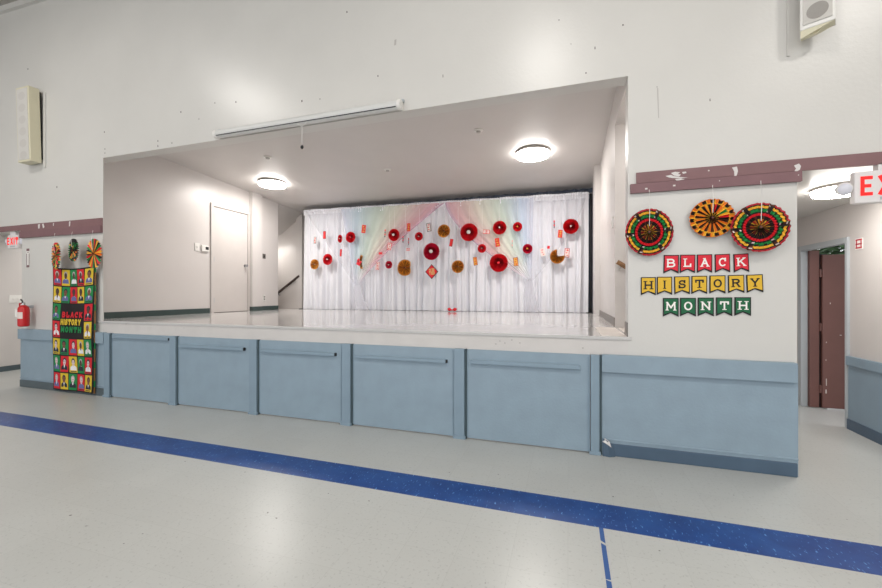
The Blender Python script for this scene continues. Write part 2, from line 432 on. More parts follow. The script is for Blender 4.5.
m.add([(SXL,8.19,zs(SXL)),(SXL,YB,zs(SXL)),(-9.6,YB,zs(-9.6)),(-9.6,8.19,zs(-9.6)),(SXL,8.19,3.9),(SXL,YB,3.9),(-9.6,YB,3.9),(-9.6,8.19,3.9)],
      [(0,1,2,3),(4,7,6,5),(0,4,5,1),(2,6,7,3),(0,3,7,4),(1,5,6,2)])
struct(m.build('ceiling_stair', 'stage_ceil'))

# baseboards on the stage
m = MB(); m.box(SXL,SXL+.012,4.25,6.19,SZ,SZ+.1); struct(m.build('baseboard_stage_left', 'greenbase'))
m = MB(); m.box(SXL,SXL+.112,7.228,7.24,SZ,SZ+.1); m.box(SXL+.1,SXL+.112,7.24,7.53,SZ,SZ+.1); m.box(SXL,SXL+.012,7.53,8.19,SZ,SZ+.1)
struct(m.build('baseboard_stage_corner', 'greenbase'))
M['taupebase'] = mat('taupe_rubber_base', (122,116,112), .45)
m = MB(); m.box(SXR-.012,SXR,5.25,7.62,SZ,SZ+.1); struct(m.build('baseboard_stage_right', 'taupebase'))
m = MB(); m.box(SXR-.09,SXR-.0,7.6,7.62,SZ,SZ+.1); struct(m.build('baseboard_pillar', 'chip'))
m = MB(); m.box(OX1-.008,OX1,YW+.01,YT,SZ,SZ+.13); struct(m.build('baseboard_jamb', 'taupebase'))

# corridors
m = MB(); m.box(2.95,3.07,YW+.17,5.49,0,2.8); m.box(2.95,3.07,6.47,6.75,0,2.8); m.box(2.95,3.07,5.49,6.47,2.11,2.8)
struct(m.build('wall_corridor_right', 'stage_wall'))
m = MB(); m.box(1.77,2.95,6.75,6.87,0,2.8); struct(m.build('wall_corridor_end', 'stage_wall'))
m = MB(); m.box(1.65,1.77,5.25,6.8,0,2.8); struct(m.build('wall_corridor_inner', 'stage_wall'))
m = MB(); m.box(1.77,2.95,YT,6.75,2.487,2.6); struct(m.build('ceiling_corridor_right', 'wall'))
m = MB(); m.box(-10.37,-10.25,YT,8.0,0,2.9); struct(m.build('wall_corridor_left', 'stage_wall'))
m = MB(); m.box(-10.25,-7.12,7.9,8.0,0,2.9); struct(m.build('wall_corridor_left_end', 'stage_wall'))
m = MB(); m.box(-10.25,-7.12,YT,7.9,2.6,2.75); struct(m.build('ceiling_corridor_left', 'wall'))
m = MB(); m.box(-10.25,-10.238,YT,7.9,0,.1); struct(m.build('baseboard_corridor_left', 'greybase'))

# hall ceiling: two slopes, and the pale trim along the front wall
p0 = at(0, 9.5, YW); p1 = at(30, 0, YW); sl = (p1.z-p0.z)/(p1.x-p0.x); RX = -3.0
cz = lambda x: p0.z+sl*((x if x < RX else 2*RX-x)-p0.x)
M['hallceil'] = mat('hall_ceiling_paint', (170,166,160), .7)
m = MB()
for a, b in ((-12,RX),(RX,6)):
    m.add([(a,-9,cz(a)),(b,-9,cz(b)),(b,YW,cz(b)),(a,YW,cz(a)),(a,-9,cz(a)+.1),(b,-9,cz(b)+.1),(b,YW,cz(b)+.1),(a,YW,cz(a)+.1)],
      [(0,3,2,1),(4,5,6,7),(0,1,5,4),(2,3,7,6),(0,4,7,3),(1,2,6,5)])
struct(m.build('ceiling', 'hallceil'))
m = MB()
for a, b in ((-12,RX),(RX,6)):
    m.add([(a,YW-.05,cz(a)-.09),(b,YW-.05,cz(b)-.09),(b,YW,cz(b)-.09),(a,YW,cz(a)-.09),(a,YW-.05,cz(a)),(b,YW-.05,cz(b)),(b,YW,cz(b)),(a,YW,cz(a))],
      [(0,3,2,1),(4,5,6,7),(0,1,5,4),(2,3,7,6),(0,4,7,3),(1,2,6,5)])
struct(m.build('trim_ceiling', 'wall'))
m = MB(); m.box(-12.12,-12,-9,YT,0,TOPZ); struct(m.build('wall_left', 'wall'))
m = MB(); m.box(6,6.12,-9,YT,0,TOPZ); struct(m.build('wall_right', 'wall'))

# blue wainscot on the two piers and the right corridor wall
def wainscot(name, x0, x1, base, overhang=.03):
    m = MB()
    m.box(x0,x1,YW-.02,YW,.0,.90)
    m.box(x0-overhang,x1-(.018 if x1 > 0 else -.004),YW-.055,YW,.765,.925)
    m.box(x0,x1,YW-.028,YW,.135,.15)
    o = struct(m.build(name, 'blue', bevel=.004))
    m = MB(); m.box(x0+.01,x1-.01,YW-.034,YW-.001,0,.112)
    struct(m.build(name.replace('wainscot','baseboard'), base, bevel=.004))
wainscot('wainscot_left', -8.352, -6.37, 'greybase', .0)
wainscot('wainscot_right', .295, 1.77, 'navybase', 0)
# peeled end of the rubber base beside the last post
m = MB()
m.add([(.30,3.865,.0),(.36,3.85,.0),(.41,3.875,.0),(.39,3.88,.10),(.34,3.86,.145),(.30,3.872,.16)], [(0,1,4,5),(1,2,3,4)])
struct(m.build('trim_peeling_base', 'navybase'))
m = MB(); m.add([(.30,3.87,.13),(.34,3.845,.115),(.375,3.86,.085),(.36,3.87,.135),(.32,3.872,.16)], [(0,1,2,3,4)])
struct(m.build('trim_peeling_edge', 'chip'))
m = MB(); m.box(2.93,2.95,YT,5.48,0,.78); m.box(2.912,2.95,YT,5.49,.70,.80); struct(m.build('wainscot_corridor', 'blue_trim', bevel=.003))
m = MB(); m.box(2.918,2.93,YT,5.48,0,.11); struct(m.build('baseboard_corridor', 'navybase'))

# blue storage fronts under the stage: six posts, five panels
PX = [(-6.355,-6.225),(-5.075,-4.945),(-3.74,-3.61),(-2.435,-2.305),(-1.11,-.985),(.20,.295)]
for i, (a, b) in enumerate(PX):
    m = MB(); m.box(a,b-.02,3.868,YW,0,.918); m.box(b-.02,b,3.885,YW,0,.918,1)  # dark strip at the right edge stands in for the shade beside the post
    m.box(a-.012,b-.008,3.858,YW,0,.03)
    struct(m.build('post_stage_front', ['blue_trim','shadowgap'], bevel=.003))
PULL = [('high',.855,.89,1),('mid',.775,.815,1),('mid',.77,.81,1),('mid',.765,.80,1),('mid',.775,.815,1)]
names = ['leftmost of five, pull rail tight under the top','second from the left, with a lipped rail','middle one of the five, beside two lipped neighbours',
         'fourth from the left, beneath the red bow on the stage','last one before the pennant wall, rail scratched']
for i in range(5):
    x0, x1 = PX[i][1]+.004, PX[i+1][0]-.004
    root = empty('storage_panel', ((x0+x1)/2, 3.91, 0), 'blue-grey storage panel, '+names[i], 'panel', 'blue-grey storage panels under the stage')
    m = MB(); m.box(x0,x1,3.895,YW,.012,.915); m.build('panel_board', 'blue', root, bevel=.002)
    m = MB(); z0, z1 = PULL[i][1:3]
    xe = x1-.09 if i else x1-.02
    m.box(x0+.04,xe,3.862,3.896,z0,z1); m.build('pull_rail', 'blue_trim', root, bevel=.004)
    if i in (0,1,2,3):
        m = MB(); m.box(xe-.006,xe+.014,3.868,3.896,z0+.002,z1-.002); m.build('rail_end', 'black', root)
    for xa, xb in ((x0,x0+.008),(x1-.02,x1-.014)):
        m = MB(); m.box(xa,xb,3.889,3.896,.03,.9); m.build('edge_strip', 'blue_trim', root)

# brown boards on the wall
def board(name, x0, x1, z0, z1, d, mt, chips=(), slope=0):
    m = MB()
    m.add([(x0,YW-d,z0),(x1,YW-d,z0+slope),(x1,YW,z0+slope),(x0,YW,z0),(x0,YW-d,z1),(x1,YW-d,z1+slope),(x1,YW,z1+slope),(x0,YW,z1)],
          [(0,3,2,1),(4,5,6,7),(0,1,5,4),(2,3,7,6),(0,4,7,3),(1,2,6,5)])
    for pts in chips:
        q = [at(a,b,YW-d-.0015) for a,b in pts]
        m.add(q, [tuple(range(len(q)))[::-1]], 1)
    return struct(m.build(name, [mt,'chip']))
board('trim_1', .586, 2.952, 2.475, 2.572, .02, 'brown', [
   [(671,173),(675,171.8),(680,172.2),(678,174),(681,174.6),(679,176.5),(674,175.5)],[(665.5,176),(671,174.8),(673,175.8),(680,177),(688,177.6),(680,178.2),(672,178),(668,177.2)],
   [(675,179),(681,178.3),(685,179.3),(680,180.2),(677,181)],[(682,172),(686,171.5),(686.5,173),(683,173.8)],
   [(732,167.5),(737,166.5),(738,171),(736.5,176),(734.5,176),(734,171)],
   [(794,165.5),(799,163.5),(801,166),(800,169.5),(797,171.5),(794.5,171),(796,168.5)],
   [(708,170),(709.5,170),(709.5,171.2),(708,171.2)]])
board('trim_2', .536, 1.79, 2.388, 2.47, .032, 'brown2', [
   [(645,188),(647.5,187.8),(647.5,189.4),(645,189.6)],[(673,184.8),(675.5,184.6),(675.5,186.2),(673,186.4)],
   [(719,180.3),(720,180.3),(720,181.2),(719,181.2)],[(798,174.5),(799,174.5),(799,175.5),(798,175.5)]])
board('trim_3', -8.352, OX0+.0, 2.483, 2.588, .02, 'brown', [
   [(38,224.5),(40,224),(39.5,228.5),(38.2,228.5)],[(42,224),(43.5,223.5),(44.5,227),(43,228.5)],[(53,223),(54,223),(53.6,226),(53,226)],[(69,221.5),(70.5,221.3),(70,226),(69,226.5)]])
board('trim_4', -8.352, OX0+.0, 2.375, 2.48, .035, 'brown2')
board('trim_5', -12, -8.352, 2.5, 2.585, .02, 'brown')

# ================================================================== DOORS
def door_root(name, loc):
    o = bpy.data.objects.new(name, None); COL.objects.link(o); o.location = loc; o['kind'] = 'structure'; return o
d = door_root('door_1', (SXL, 6.7, SZ))
m = MB(); m.box(SXL,SXL+.03,6.205,6.27,SZ,3.365); m.box(SXL,SXL+.03,7.19,7.226,SZ,3.365); m.box(SXL,SXL+.03,6.27,7.19,3.30,3.365)
m.build('door_frame', 'door', d, bevel=.004)
m = MB(); m.box(SXL,SXL+.004,6.27,7.19,SZ,3.30); m.build('door_gap', 'mark', d)
m = MB(); m.box(SXL,SXL+.014,6.282,7.178,SZ+.01,3.288); leaf = m.build('door_leaf', 'door', d, bevel=.002)
m = MB(); kp = (SXL+.014, 7.10, 2.12)
m.lathe(kp, (1,0,0), [(.034,0),(.034,.008),(.014,.012),(.014,.035),(.03,.045),(.034,.06),(.026,.076),(.004,.082)], 20)
m.build('door_knob', 'chrome', leaf, smooth=True)
for z in (1.35, 2.2, 3.08):
    m = MB(); m.cyl((SXL+.022,6.277,z-.05),(SXL+.022,6.277,z+.05),.008,n=10); m.build('hinge', 'steelgrey', d)
# corridor doorway with the brown door standing open outwards
d = door_root('door_2', (2.95, 5.97, 0))
m = MB()
m.box(2.925,3.0,6.39,6.47,0,2.11); m.box(2.925,3.0,5.49,5.53,0,2.11); m.box(2.925,3.0,5.53,6.39,2.045,2.11)
m.build('door_frame', 'steelgrey', d, bevel=.004)
m = MB(); m.box(3.0,3.10,6.35,6.47,.01,2.045); m.box(3.10,3.2,6.39,6.47,.0,2.0,1); m.build('hinge_post_and_gap_shade', ['browndoor','black'], d)  # brown post, plus a black strip standing in for shade in the hinge gap
m = MB(); m.box(3.125,4.03,6.33,6.375,.012,1.985)
leaf = m.build('door_leaf', 'browndoor', d, bevel=.003)
for z in (.25, 1.05, 1.75):
    m = MB(); m.cyl((3.112,6.345,z-.05),(3.112,6.345,z+.05),.011,n=10); m.box(3.10,3.13,6.348,6.36,z-.05,z+.05); m.build('hinge', 'browndoor', d)
m = MB()
for a,b,w,h in ((3.155,.20,.012,.05),(3.16,.30,.008,.09),(3.157,.62,.006,.02),(3.16,.85,.008,.015),(3.30,.95,.02,.008),(3.52,.7,.012,.008),(3.2,1.35,.008,.02)):
    m.box(a,a+w,6.3288,6.3302,b,b+h)
m.build('paint_chips', 'plate', leaf)

# tree seen over the open door
M['leafy'] = mat('leaf_green', (58,84,50), .6, var=.3, vscale=3)
M['bark'] = mat('bark', (70,58,48), .8, bump=.4, var=.2)
tr = empty('tree', (9.5, 14.5, 0), 'leafy green tree outside, glimpsed above the open brown door', 'tree')
m = MB(); m.cyl((9.5,14.5,-.1),(9.45,14.5,1.9),.16,.11,12); m.cyl((9.45,14.5,1.85),(9.0,14.3,3.2),.09,.05,10); m.cyl((9.45,14.5,1.85),(10.1,14.8,3.2),.08,.04,10)
m.build('trunk', 'bark', tr, smooth=True)
m = MB()
for i in range(7500):
    while True:
        q = Vector((random.uniform(-1,1), random.uniform(-1,1), random.uniform(-1,1)))
        if q.length < 1: break
    q = Vector((q.x*2.6, q.y*2.2, q.z*1.6))+Vector((9.3,14.4,3.3))
    a = Vector((random.uniform(-1,1), random.uniform(-1,1), random.uniform(-.5,.5))).normalized(); b = a.orthogonal().normalized(); s_ = random.uniform(.09,.17)
    m.add([q-a*s_, q+b*s_*.45, q+a*s_, q-b*s_*.45], [(0,1,2,3)])
m.build('foliage', 'leafy', tr)
m = MB(); m.box(2.95,16,10,24,-.2,-.1); m.box(9,16,-9,10,-.2,-.1)
M['asphalt'] = mat('asphalt', (110,108,104), .9, var=.1)
struct(m.build('ground', 'asphalt'))

# ================================================================== CEILING LIGHTS
def disc_light(c, r, h, dm, label, group=None):
    root = empty('ceiling_light', c, label, 'light', group)
    m = MB(); m.lathe(c, (0,0,-1), [(r*1.0,0),(r*1.0,h*.35),(r*.985,h*.36)], 48); m.build('mounting_rim', 'lamprim', root, smooth=True)
    m = MB(); m.lathe(c, (0,0,-1), [(r*.985,h*.36),(r*.98,h*.7),(r*.95,h*.93)], 48, capend=False); m.lathe(c, (0,0,-1), [(r*.95,h*.93),(r*.85,h),(.01,h*1.02)], 48, mi=1, capend=False); m.build('diffuser', ['lamp_side',dm], root, smooth=True)
g = 'round flush lights on the stage ceiling'
disc_light((-5.975,6.82,scz(6.82)), .275, .09, 'lamp_stage', 'round flush light, on stage ceiling above the flat white door', g)
disc_light((-.56,6.72,scz(6.72)), .275, .09, 'lamp_stage', 'round flush light on stage ceiling, near the right end of the curtain', g)
disc_light((2.44,4.66,2.487), .215, .07, 'lamp_corr', 'round flush light on corridor ceiling behind the exit sign')
g = 'round lights on the hall ceiling'
for i, (x, y, w) in enumerate([(-7.0,.45,'left front'),(-.45,.05,'right front'),(-7.0,-5,'left rear'),(-.45,-5,'right rear'),(4.2,.1,'far right front'),(4.2,-5,'far right rear')]):
    disc_light((x,y,cz(x)-.06), .38, .12, 'lamp_hall', 'round hall ceiling light out of view, '+w, g)

disc_light((1.15,4.66,3.56), .16, .07, 'lamp_corr', 'round unseen fill light added on the stair ceiling behind the pennant wall')  # lamp added out of view to brighten the stair wall
disc_light((-8.0,8.8,zs(-8.0)-.16), .16, .07, 'lamp_corr', 'round unseen fill light added in the sloped stairwell left of the curtain')  # added lamp, hidden by the stage wall, brightens the stairwell
disc_light((-9.2,5.4,2.6), .24, .085, 'lamp_corr', 'round unseen fill light added on the far left corridor ceiling')  # added lamp, hidden by the pier, brightens the left corridor
# small fittings on the stage ceiling
for (px,py), lb in (((267.6,159.2),'small round sprinkler cap on stage ceiling, nearest the left light'),((387.6,168.4),'small round detector in the middle of the stage ceiling'),((478.5,132.7),'small round sprinkler cap on stage ceiling, nearest the right light')):
    l = (px-441)/F_PX; v = (294-py)/F_PX; r = (-_s+l*_c, _c+l*_s, v); t = (3.88-CAM_H)/v
    c = (r[0]*t, r[1]*t, scz(r[1]*t))
    root = empty('ceiling_detector', c, lb, 'detector', 'small round fittings on the stage ceiling')
    m = MB(); m.lathe(c, (0,0,-1), [(.065,0),(.065,.012),(.05,.02)], 24); m.build('rim', 'white', root, smooth=True)
    m = MB(); m.lathe(c, (0,0,-1), [(.035,.02),(.03,.04),(.005,.045)], 20); m.build('sensor', 'smudge', root, smooth=True)

# ================================================================== PROJECTION SCREEN CASE
a, b = at(215.5,134,3.86), at(401.5,106,3.86)
zc = (a.z+b.z)/2+.004
root = empty('projection_screen', ((a.x+b.x)/2, 3.86, zc), 'long white roll-up screen case above the stage opening', 'screen')
m = MB(); n = 20; prof = []
for i in range(n):
    t = 2*PI*i/n; prof.append((3.864+.052*math.cos(t), zc+.05*math.sin(t)))
pts = [(a.x+.04,y,z) for y,z in prof]+[(b.x-.04,y,z) for y,z in prof]
m.add(pts, [(i,(i+1)%n,n+(i+1)%n,n+i) for i in range(n)]); m.build('case', 'casewhite', root, smooth=True)
for xx in (a.x, b.x-.04):
    m = MB(); m.cyl((xx,3.864,zc),(xx+.04,3.864,zc),.055,n=24); m.build('end_cap', 'white', root, bevel=.003, smooth=True)
    m = MB(); m.box(xx+.0,xx+.05,3.89,YW,zc+.045,zc+.075); m.build('wall_bracket', 'steelgrey', root)
m = MB(); m.box(a.x+.05,b.x-.05,3.819,3.83,zc-.034,zc-.026); m.build('screen_slot', 'black', root)
cx = at(302,128,3.83).x
m = MB(); m.tube([(cx-.06,3.83,zc-.046),(cx,3.83,zc-.085),(cx+.06,3.83,zc-.046)], .004, 6); m.tube([(cx,3.83,zc-.085),(cx,3.83,zc-.30)], .003, 6); m.build('pull_cord', 'cord', root)
m = MB(); m.lathe((cx,3.83,zc-.30), (0,0,-1), [(.006,0),(.016,.01),(.018,.03),(.008,.045)], 12); m.build('cord_knob', 'black', root, smooth=True)

# ================================================================== SPEAKERS
root = empty('wall_speaker', (-7.84,3.78,3.5), 'tall beige column speaker on the wall above the printed banner', 'speaker')
T = Matrix.Translation((-7.965,3.885,4.08)) @ Matrix.Rotation(math.radians(1.4),4,'X')
m = MB(); m.box(-.155,.155,-.135,.0,-.56,.58,0,T); m.build('enclosure', 'beige', root, bevel=.006)
m = MB(); m.box(-.13,.13,-.142,-.134,-.53,.55,0,T); m.build('grille', 'grille', root, bevel=.003)
for k in range(6):
    z = .44-.18*k
    m = MB(); pts = []
    for i in range(24):
        t = 2*PI*i/24; pts.append(T @ Vector((.085*math.cos(t), -.1425, z+.062*math.sin(t))))
    m.add(pts, [tuple(range(24))]); m.build('driver', 'grilledark', root)
m = MB(); m.box(-.02,.145,-.002,.02,-.5,.54,0,T); m.build('back_gap_shade', 'black', root)  # black plate stands in for the shaded gap between speaker and wall
m = MB(); m.box(-7.79,-7.74,3.905,YW,3.45,4.62); m.build('wall_rail', 'wall', root)

P1 = at(799.7,31.2,3.78)
root = empty('wall_speaker', (P1.x+.1,3.78,P1.z), 'white column speaker high on the wall above the pennants and exit sign', 'speaker')
T = Matrix.Translation(P1) @ Matrix.Rotation(math.radians(-27),4,'Z')
SW = .20
m = MB(); m.box(0,SW,0,.11,0,1.15,0,T); m.build('enclosure', 'white', root, bevel=.006)
m = MB(); m.add([T @ Vector(p) for p in [(.004,.006,0),(SW-.004,.006,0),(SW-.004,.09,0),(.004,.10,0),(.004,.02,-.055),(SW*.5,.035,-.04),(SW*.6,.05,-.012),(SW-.004,.05,-.012),(.004,.09,-.04),(SW*.5,.09,-.03)]],
     [(0,1,7,6,5,4),(0,4,8,3),(1,2,7),(4,5,9,8),(5,6,9),(6,7,2,9),(0,3,2,1),(3,8,9,2)]); m.build('chin_cover', 'beige', root)
m = MB(); m.box(.018,SW-.018,-.008,.002,.03,1.12,0,T); m.build('grille', 'grille', root, bevel=.003)
for z in (.112,.42,.85):
    m = MB(); m.add([T @ Vector((SW/2+.062*math.cos(2*PI*i/28), -.0085, z+.062*math.sin(2*PI*i/28))) for i in range(28)], [tuple(range(28))]); m.build('woofer', 'grilledark2', root)
m = MB(); m.box(.02,.06,.10,.135,.15,.95,0,T); m.build('bracket', 'black', root)
m = MB(); m.box(1.70,1.72,3.91,YW,3.42,4.7); m.build('wall_rail', 'wall', root)

# ================================================================== EXIT SIGNS
def exit_sign(x0, x1, z0, z1, yf, label, lh, heads, arrows=False):
    root = empty('exit_sign', ((x0+x1)/2, yf+.04, z0), label, 'exit sign')
    m = MB(); m.box(x0,x1,yf,yf+.06,z0,z1); m.build('housing', 'exitbox', root, bevel=.008)
    m = MB(); m.box((x0+x1)/2-.07,(x0+x1)/2+.07,yf+.0,yf+.06,z1-.002,z1+.055); m.build('canopy', 'exitbox', root, bevel=.004)
    m = MB(); w = lh*.58; gap = lh*.17; tot = 3*w+w*.35+3*gap; zz = z0+(z1-z0-lh)/2+.008
    text(m, 'EXIT', ((x0+x1)/2-tot/2, yf-.002, zz), XR, ZU, w, lh, lh*.17, gap, slab=False); m.build('lettering', 'exitred', root)
    m = MB(); m.box((x0+x1)/2-.06,(x0+x1)/2+.06,yf-.003,yf,z0+.02,z0+.042); m.build('test_plate', 'steelgrey', root)
    for hx in heads:
        s_ = -1 if hx < (x0+x1)/2 else 1; zc = (z0+z1)/2
        m = MB(); m.cyl((hx-s_*.07,yf+.03,zc),(hx,yf+.03,zc),.018,n=12); m.lathe((hx,yf+.03,zc), (0.2*s_,-1,-.2), [(.02,-.04),(.048,-.025),(.052,.01),(.045,.02)], 20)
        lp = m.build('emergency_lamp', 'exitbox', root, smooth=True)
        m = MB(); m.lathe((hx,yf+.03,zc), (0.2*s_,-1,-.2), [(.042,.021),(.03,.028),(.005,.031)], 20); m.build('lamp_lens', 'lens', lp, smooth=True)
exit_sign(2.125, 2.55, 2.185, 2.432, 3.90, 'white exit sign with red letters in the right corridor opening', .15, [2.075, 2.60])
exit_sign(-8.76, -8.48, 2.225, 2.445, 3.93, 'white exit sign with red letters in the left corridor opening', .12, [-8.81, -8.43])

# ================================================================== SAFETY THINGS AND SWITCHES
cx, cy = -8.035, 3.79
root = empty('fire_extinguisher', (cx,cy,.98), 'red fire extinguisher hung above the blue wainscot near left corridor', 'fire extinguisher')
m = MB(); m.lathe((cx,cy,.975), (0,0,1), [(.05,0),(.066,.012),(.068,.03),(.068,.27),(.06,.30),(.035,.325),(.022,.335)], 28); m.build('cylinder', 'fered', root, smooth=True)
m = MB()
q = []
for i in range(9):
    t = math.radians(-145+i*110/8); q.append((cx+.0688*math.cos(t), cy+.0688*math.sin(t)))
for (u,v_),(s2,t2) in zip(q, q[1:]): m.quad((u,v_,1.10),(s2,t2,1.10),(s2,t2,1.20),(u,v_,1.20))
m.build('instruction_label', 'cream', root)
m = MB(); m.lathe((cx,cy,1.305), (0,0,1), [(.02,0),(.022,.02),(.018,.045)], 16); m.build('valve', 'chrome', root, smooth=True)
m = MB(); m.tube([(cx-.02,cy,1.345),(cx+.02,cy-.03,1.385),(cx+.06,cy-.06,1.395)], .009, 8); m.tube([(cx-.01,cy,1.34),(cx+.03,cy-.03,1.35),(cx+.06,cy-.05,1.345)], .007, 8); m.build('handle', 'black', root, smooth=True)
m = MB(); m.tube([(cx-.02,cy,1.335),(cx-.08,cy-.01,1.33),(cx-.10,cy,1.25),(cx-.088,cy,1.1),(cx-.082,cy,1.0)], .01, 8); m.build('hose', 'fered', root, smooth=True)
m = MB(); m.box(cx-.05,cx-.02,cy+.06,YW,1.26,1.30); m.build('wall_hook', 'steelgrey', root)
m = MB(); m.box(cx-.155,cx-.09,cy-.03,cy-.027,1.12,1.25); m.build('inspection_tag', 'sticker', root)

m = MB(); x0, z0 = at(28.2,258,YW).x, 1.905; m.box(x0-.035,x0+.035,YW-.003,YW,z0,z0+.30)
m.box(x0-.035,x0-.022,YW-.0045,YW-.003,z0,z0+.22,1); m.box(x0+.022,x0+.035,YW-.0045,YW-.003,z0,z0+.22,1); m.box(x0-.035,x0+.035,YW-.0045,YW-.003,z0,z0+.035,1)
m.box(x0-.035,x0+.035,YW-.0045,YW-.003,z0+.26,z0+.30,1); m.box(x0-.02,x0+.02,YW-.0045,YW-.003,z0+.235,z0+.245,1)
tag(m.build('wall_sign', ['sticker','brown']), 'narrow white and maroon sign sticker above the fire extinguisher', 'sign')
m = MB(); m.box(2.946,2.95,5.285,5.40,1.955,2.075); 
m.box(2.9445,2.946,5.295,5.39,2.05,2.065,1); m.box(2.9445,2.946,5.295,5.39,1.965,1.98,1); m.box(2.9445,2.946,5.295,5.39,2.005,2.02,1); m.box(2.9445,2.946,5.30,5.315,1.98,2.05,1); m.box(2.9445,2.946,5.37,5.385,1.98,2.05,1)
tag(m.build('wall_sign', ['sticker','rimred']), 'small square red and white sign beside the open brown door', 'sign')

def plate(name, X, side, y0, y1, z0, z1, label, cat, mt='white', kids=()):
    """a thin box on a wall facing +X (side 1) or -X (side -1)"""
    root = empty(name, (X, (y0+y1)/2, z0), label, cat)
    m = MB(); xa, xb = sorted((X, X+side*.012)); m.box(xa,xb,y0,y1,z0,z1); m.build('cover_plate', mt, root, bevel=.003)
    for kn, ky0, ky1, kz0, kz1, km in kids:
        m = MB(); xa, xb = sorted((X+side*.0121, X+side*.022)); m.box(xa,xb,ky0,ky1,kz0,kz1); m.build(kn, km, root, bevel=.001)
plate('light_switch', SXL, 1, 5.85, 5.955, 2.335, 2.49, 'white light switch plate left of the thermostat on the stage', 'switch', kids=[('toggle',5.89,5.915,2.39,2.43,'white')])
root = empty('thermostat', (SXL,6.07,2.33), 'small white thermostat with dark display beside the stage door', 'thermostat')
m = MB(); m.box(SXL,SXL+.035,5.99,6.16,2.34,2.46); m.build('housing', 'white', root, bevel=.006)
m = MB(); m.box(SXL+.0355,SXL+.037,6.07,6.14,2.375,2.435); m.build('display', 'black', root)
plate('light_switch', SXL, 1, 7.66, 7.75, 2.335, 2.45, 'small dark switch plate behind the stage door pilaster', 'switch', 'mark', [('toggle',7.69,7.715,2.37,2.41,'black')])
plate('wall_outlet', SXL, 1, 7.67, 7.74, 1.31, 1.46, 'pale wall outlet low behind the stage door pilaster', 'outlet', 'white', [('socket',7.69,7.72,1.34,1.37,'mark'),('socket',7.69,7.72,1.40,1.43,'mark')])
plate('light_switch', SXR, -1, 5.45, 5.53, 2.33, 2.47, 'white switch plate on the stage wall near the right doorway', 'switch', kids=[('toggle',5.48,5.50,2.38,2.42,'white')])
plate('light_switch', -10.25, 1, 4.62, 4.80, 1.31, 1.46, 'wide white switch plate on the far left corridor wall', 'switch', kids=[('toggle',4.67,4.69,1.36,1.41,'white'),('toggle',4.73,4.75,1.36,1.41,'white')])

# handrails
root = empty('handrail', (-7.6,YB-.09,1.5), 'dark sloping handrail in the stairwell left of the curtain', 'handrail')
sl_ = .66; pa, pb = Vector((-7.15,YB-.09,1.99)), Vector((-8.6,YB-.09,1.99-sl_*1.45))
m = MB(); m.tube([pb,pa], .035, 10); m.build('rail', 'darkwood', root, smooth=True)
for t in (.05,.5,.9):
    q = pa.lerp(pb,t); m = MB(); m.tube([(q.x,YB-.09,q.z-.01),(q.x,YB-.05,q.z-.06),(q.x,YB,q.z-.06)], .008, 6); m.build('bracket', 'black', root)
root = empty('handrail', (.7,5.16,1.8), 'short brown handrail end in the stair doorway right of stage', 'handrail')
pa, pb = Vector((.565,5.16,1.87)), Vector((1.6,5.16,1.87-.7*1.035))
m = MB(); m.tube([pa,pb], .028, 10); m.build('rail', 'wood', root, smooth=True)
m = MB(); m.tube([(.60,5.16,1.83),(.60,5.2,1.78),(.60,5.25,1.78)], .009, 6); m.build('bracket', 'chrome', root)

m = MB(); m.box(.30,.515,3.94,4.93,SZ,SZ+.004); tag(m.build('floor_panel', 'plate'), 'thin beige floor panel at the right end of the stage', 'panel')

# ================================================================== FLOOR TAPE
m = MB()
def strip(y0, y1, j0, j1):
    xa, xb = .197-(2.66-y0)*.0, .197
    m.add([(.186,y0+j0,0),(.212,y0-j0,0),(.212,y1-j1,0),(.186,y1+j1,0)]+[(.186,y0+j0,.0012),(.212,y0-j0,.0012),(.212,y1-j1,.0012),(.186,y1+j1,.0012)],
          [(0,3,2,1),(4,5,6,7),(0,1,5,4),(1,2,6,5),(2,3,7,6),(3,0,4,7)])
strip(2.525, 2.672, .012, 0); strip(2.2, 2.50, 0, .01); strip(.2, 2.19, 0, .004)
tag(m.build('floor_tape', 'tape'), 'narrow torn strip of blue floor tape below the wide blue band', 'tape')

# ================================================================== DRAPES
YC = 8.6
def fold(x, z, z0, z1, amp=.03, seed=0):
    """depth of the cloth's folds"""
    t = (z-z0)/(z1-z0)
    a = amp*(.45+.75*(1-t))
    w = .10*math.sin(x*1.7+seed)*(1-t)
    s1 = math.sin(x*38+1.7*math.sin(x*2.3+seed)+w*8)
    s2 = math.sin(x*61+2.1*math.sin(x*3.1+1)+seed)
    s3 = math.sin(x*17+1.2*math.sin(x*4.7)+seed*2)
    return a*(.5*s1+.3*s2+.45*s3)
CX0, CX1 = at(305,300,YC).x, at(588.7,300,YC).x
ZL, ZR = at(305,211.3,YC).z, at(589,193.5,YC).z
ztop = lambda x: ZL+(ZR-ZL)*(x-CX0)/(CX1-CX0)
root = empty('curtain', ((CX0+CX1)/2, YC, SZ), 'wide white gathered curtain across the back of the stage with pastel swags', 'curtain')
m = MB(); nx, nz = 1100, 26
rng = [random.uniform(-1,1) for _ in range(80)]
for j in range(nz+1):
    for i in range(nx+1):
        x = CX0+(CX1-CX0)*i/nx; t = j/nz
        zt = ztop(x)+.012*math.sin(x*9)+.008*math.sin(x*23)
        z = SZ+.006+(zt-SZ-.006)*t
        kk = rng[int((x-CX0)*7) % 80]
        flare = (1-t)**3*.07*math.sin(x*6.0+2*math.sin(x*1.3))
        y = YC+fold(x+flare, z, SZ, zt, .062, 0)-.02*(1-t)**2
        m.v.append(Vector((x+flare*.6, y, z)))
for j in range(nz):
    for i in range(nx):
        a = j*(nx+1)+i; m.face((a,a+1,a+nx+2,a+nx+1))
m.build('back_panel', 'curtain', root, smooth=True)
m = MB(); nx = 700
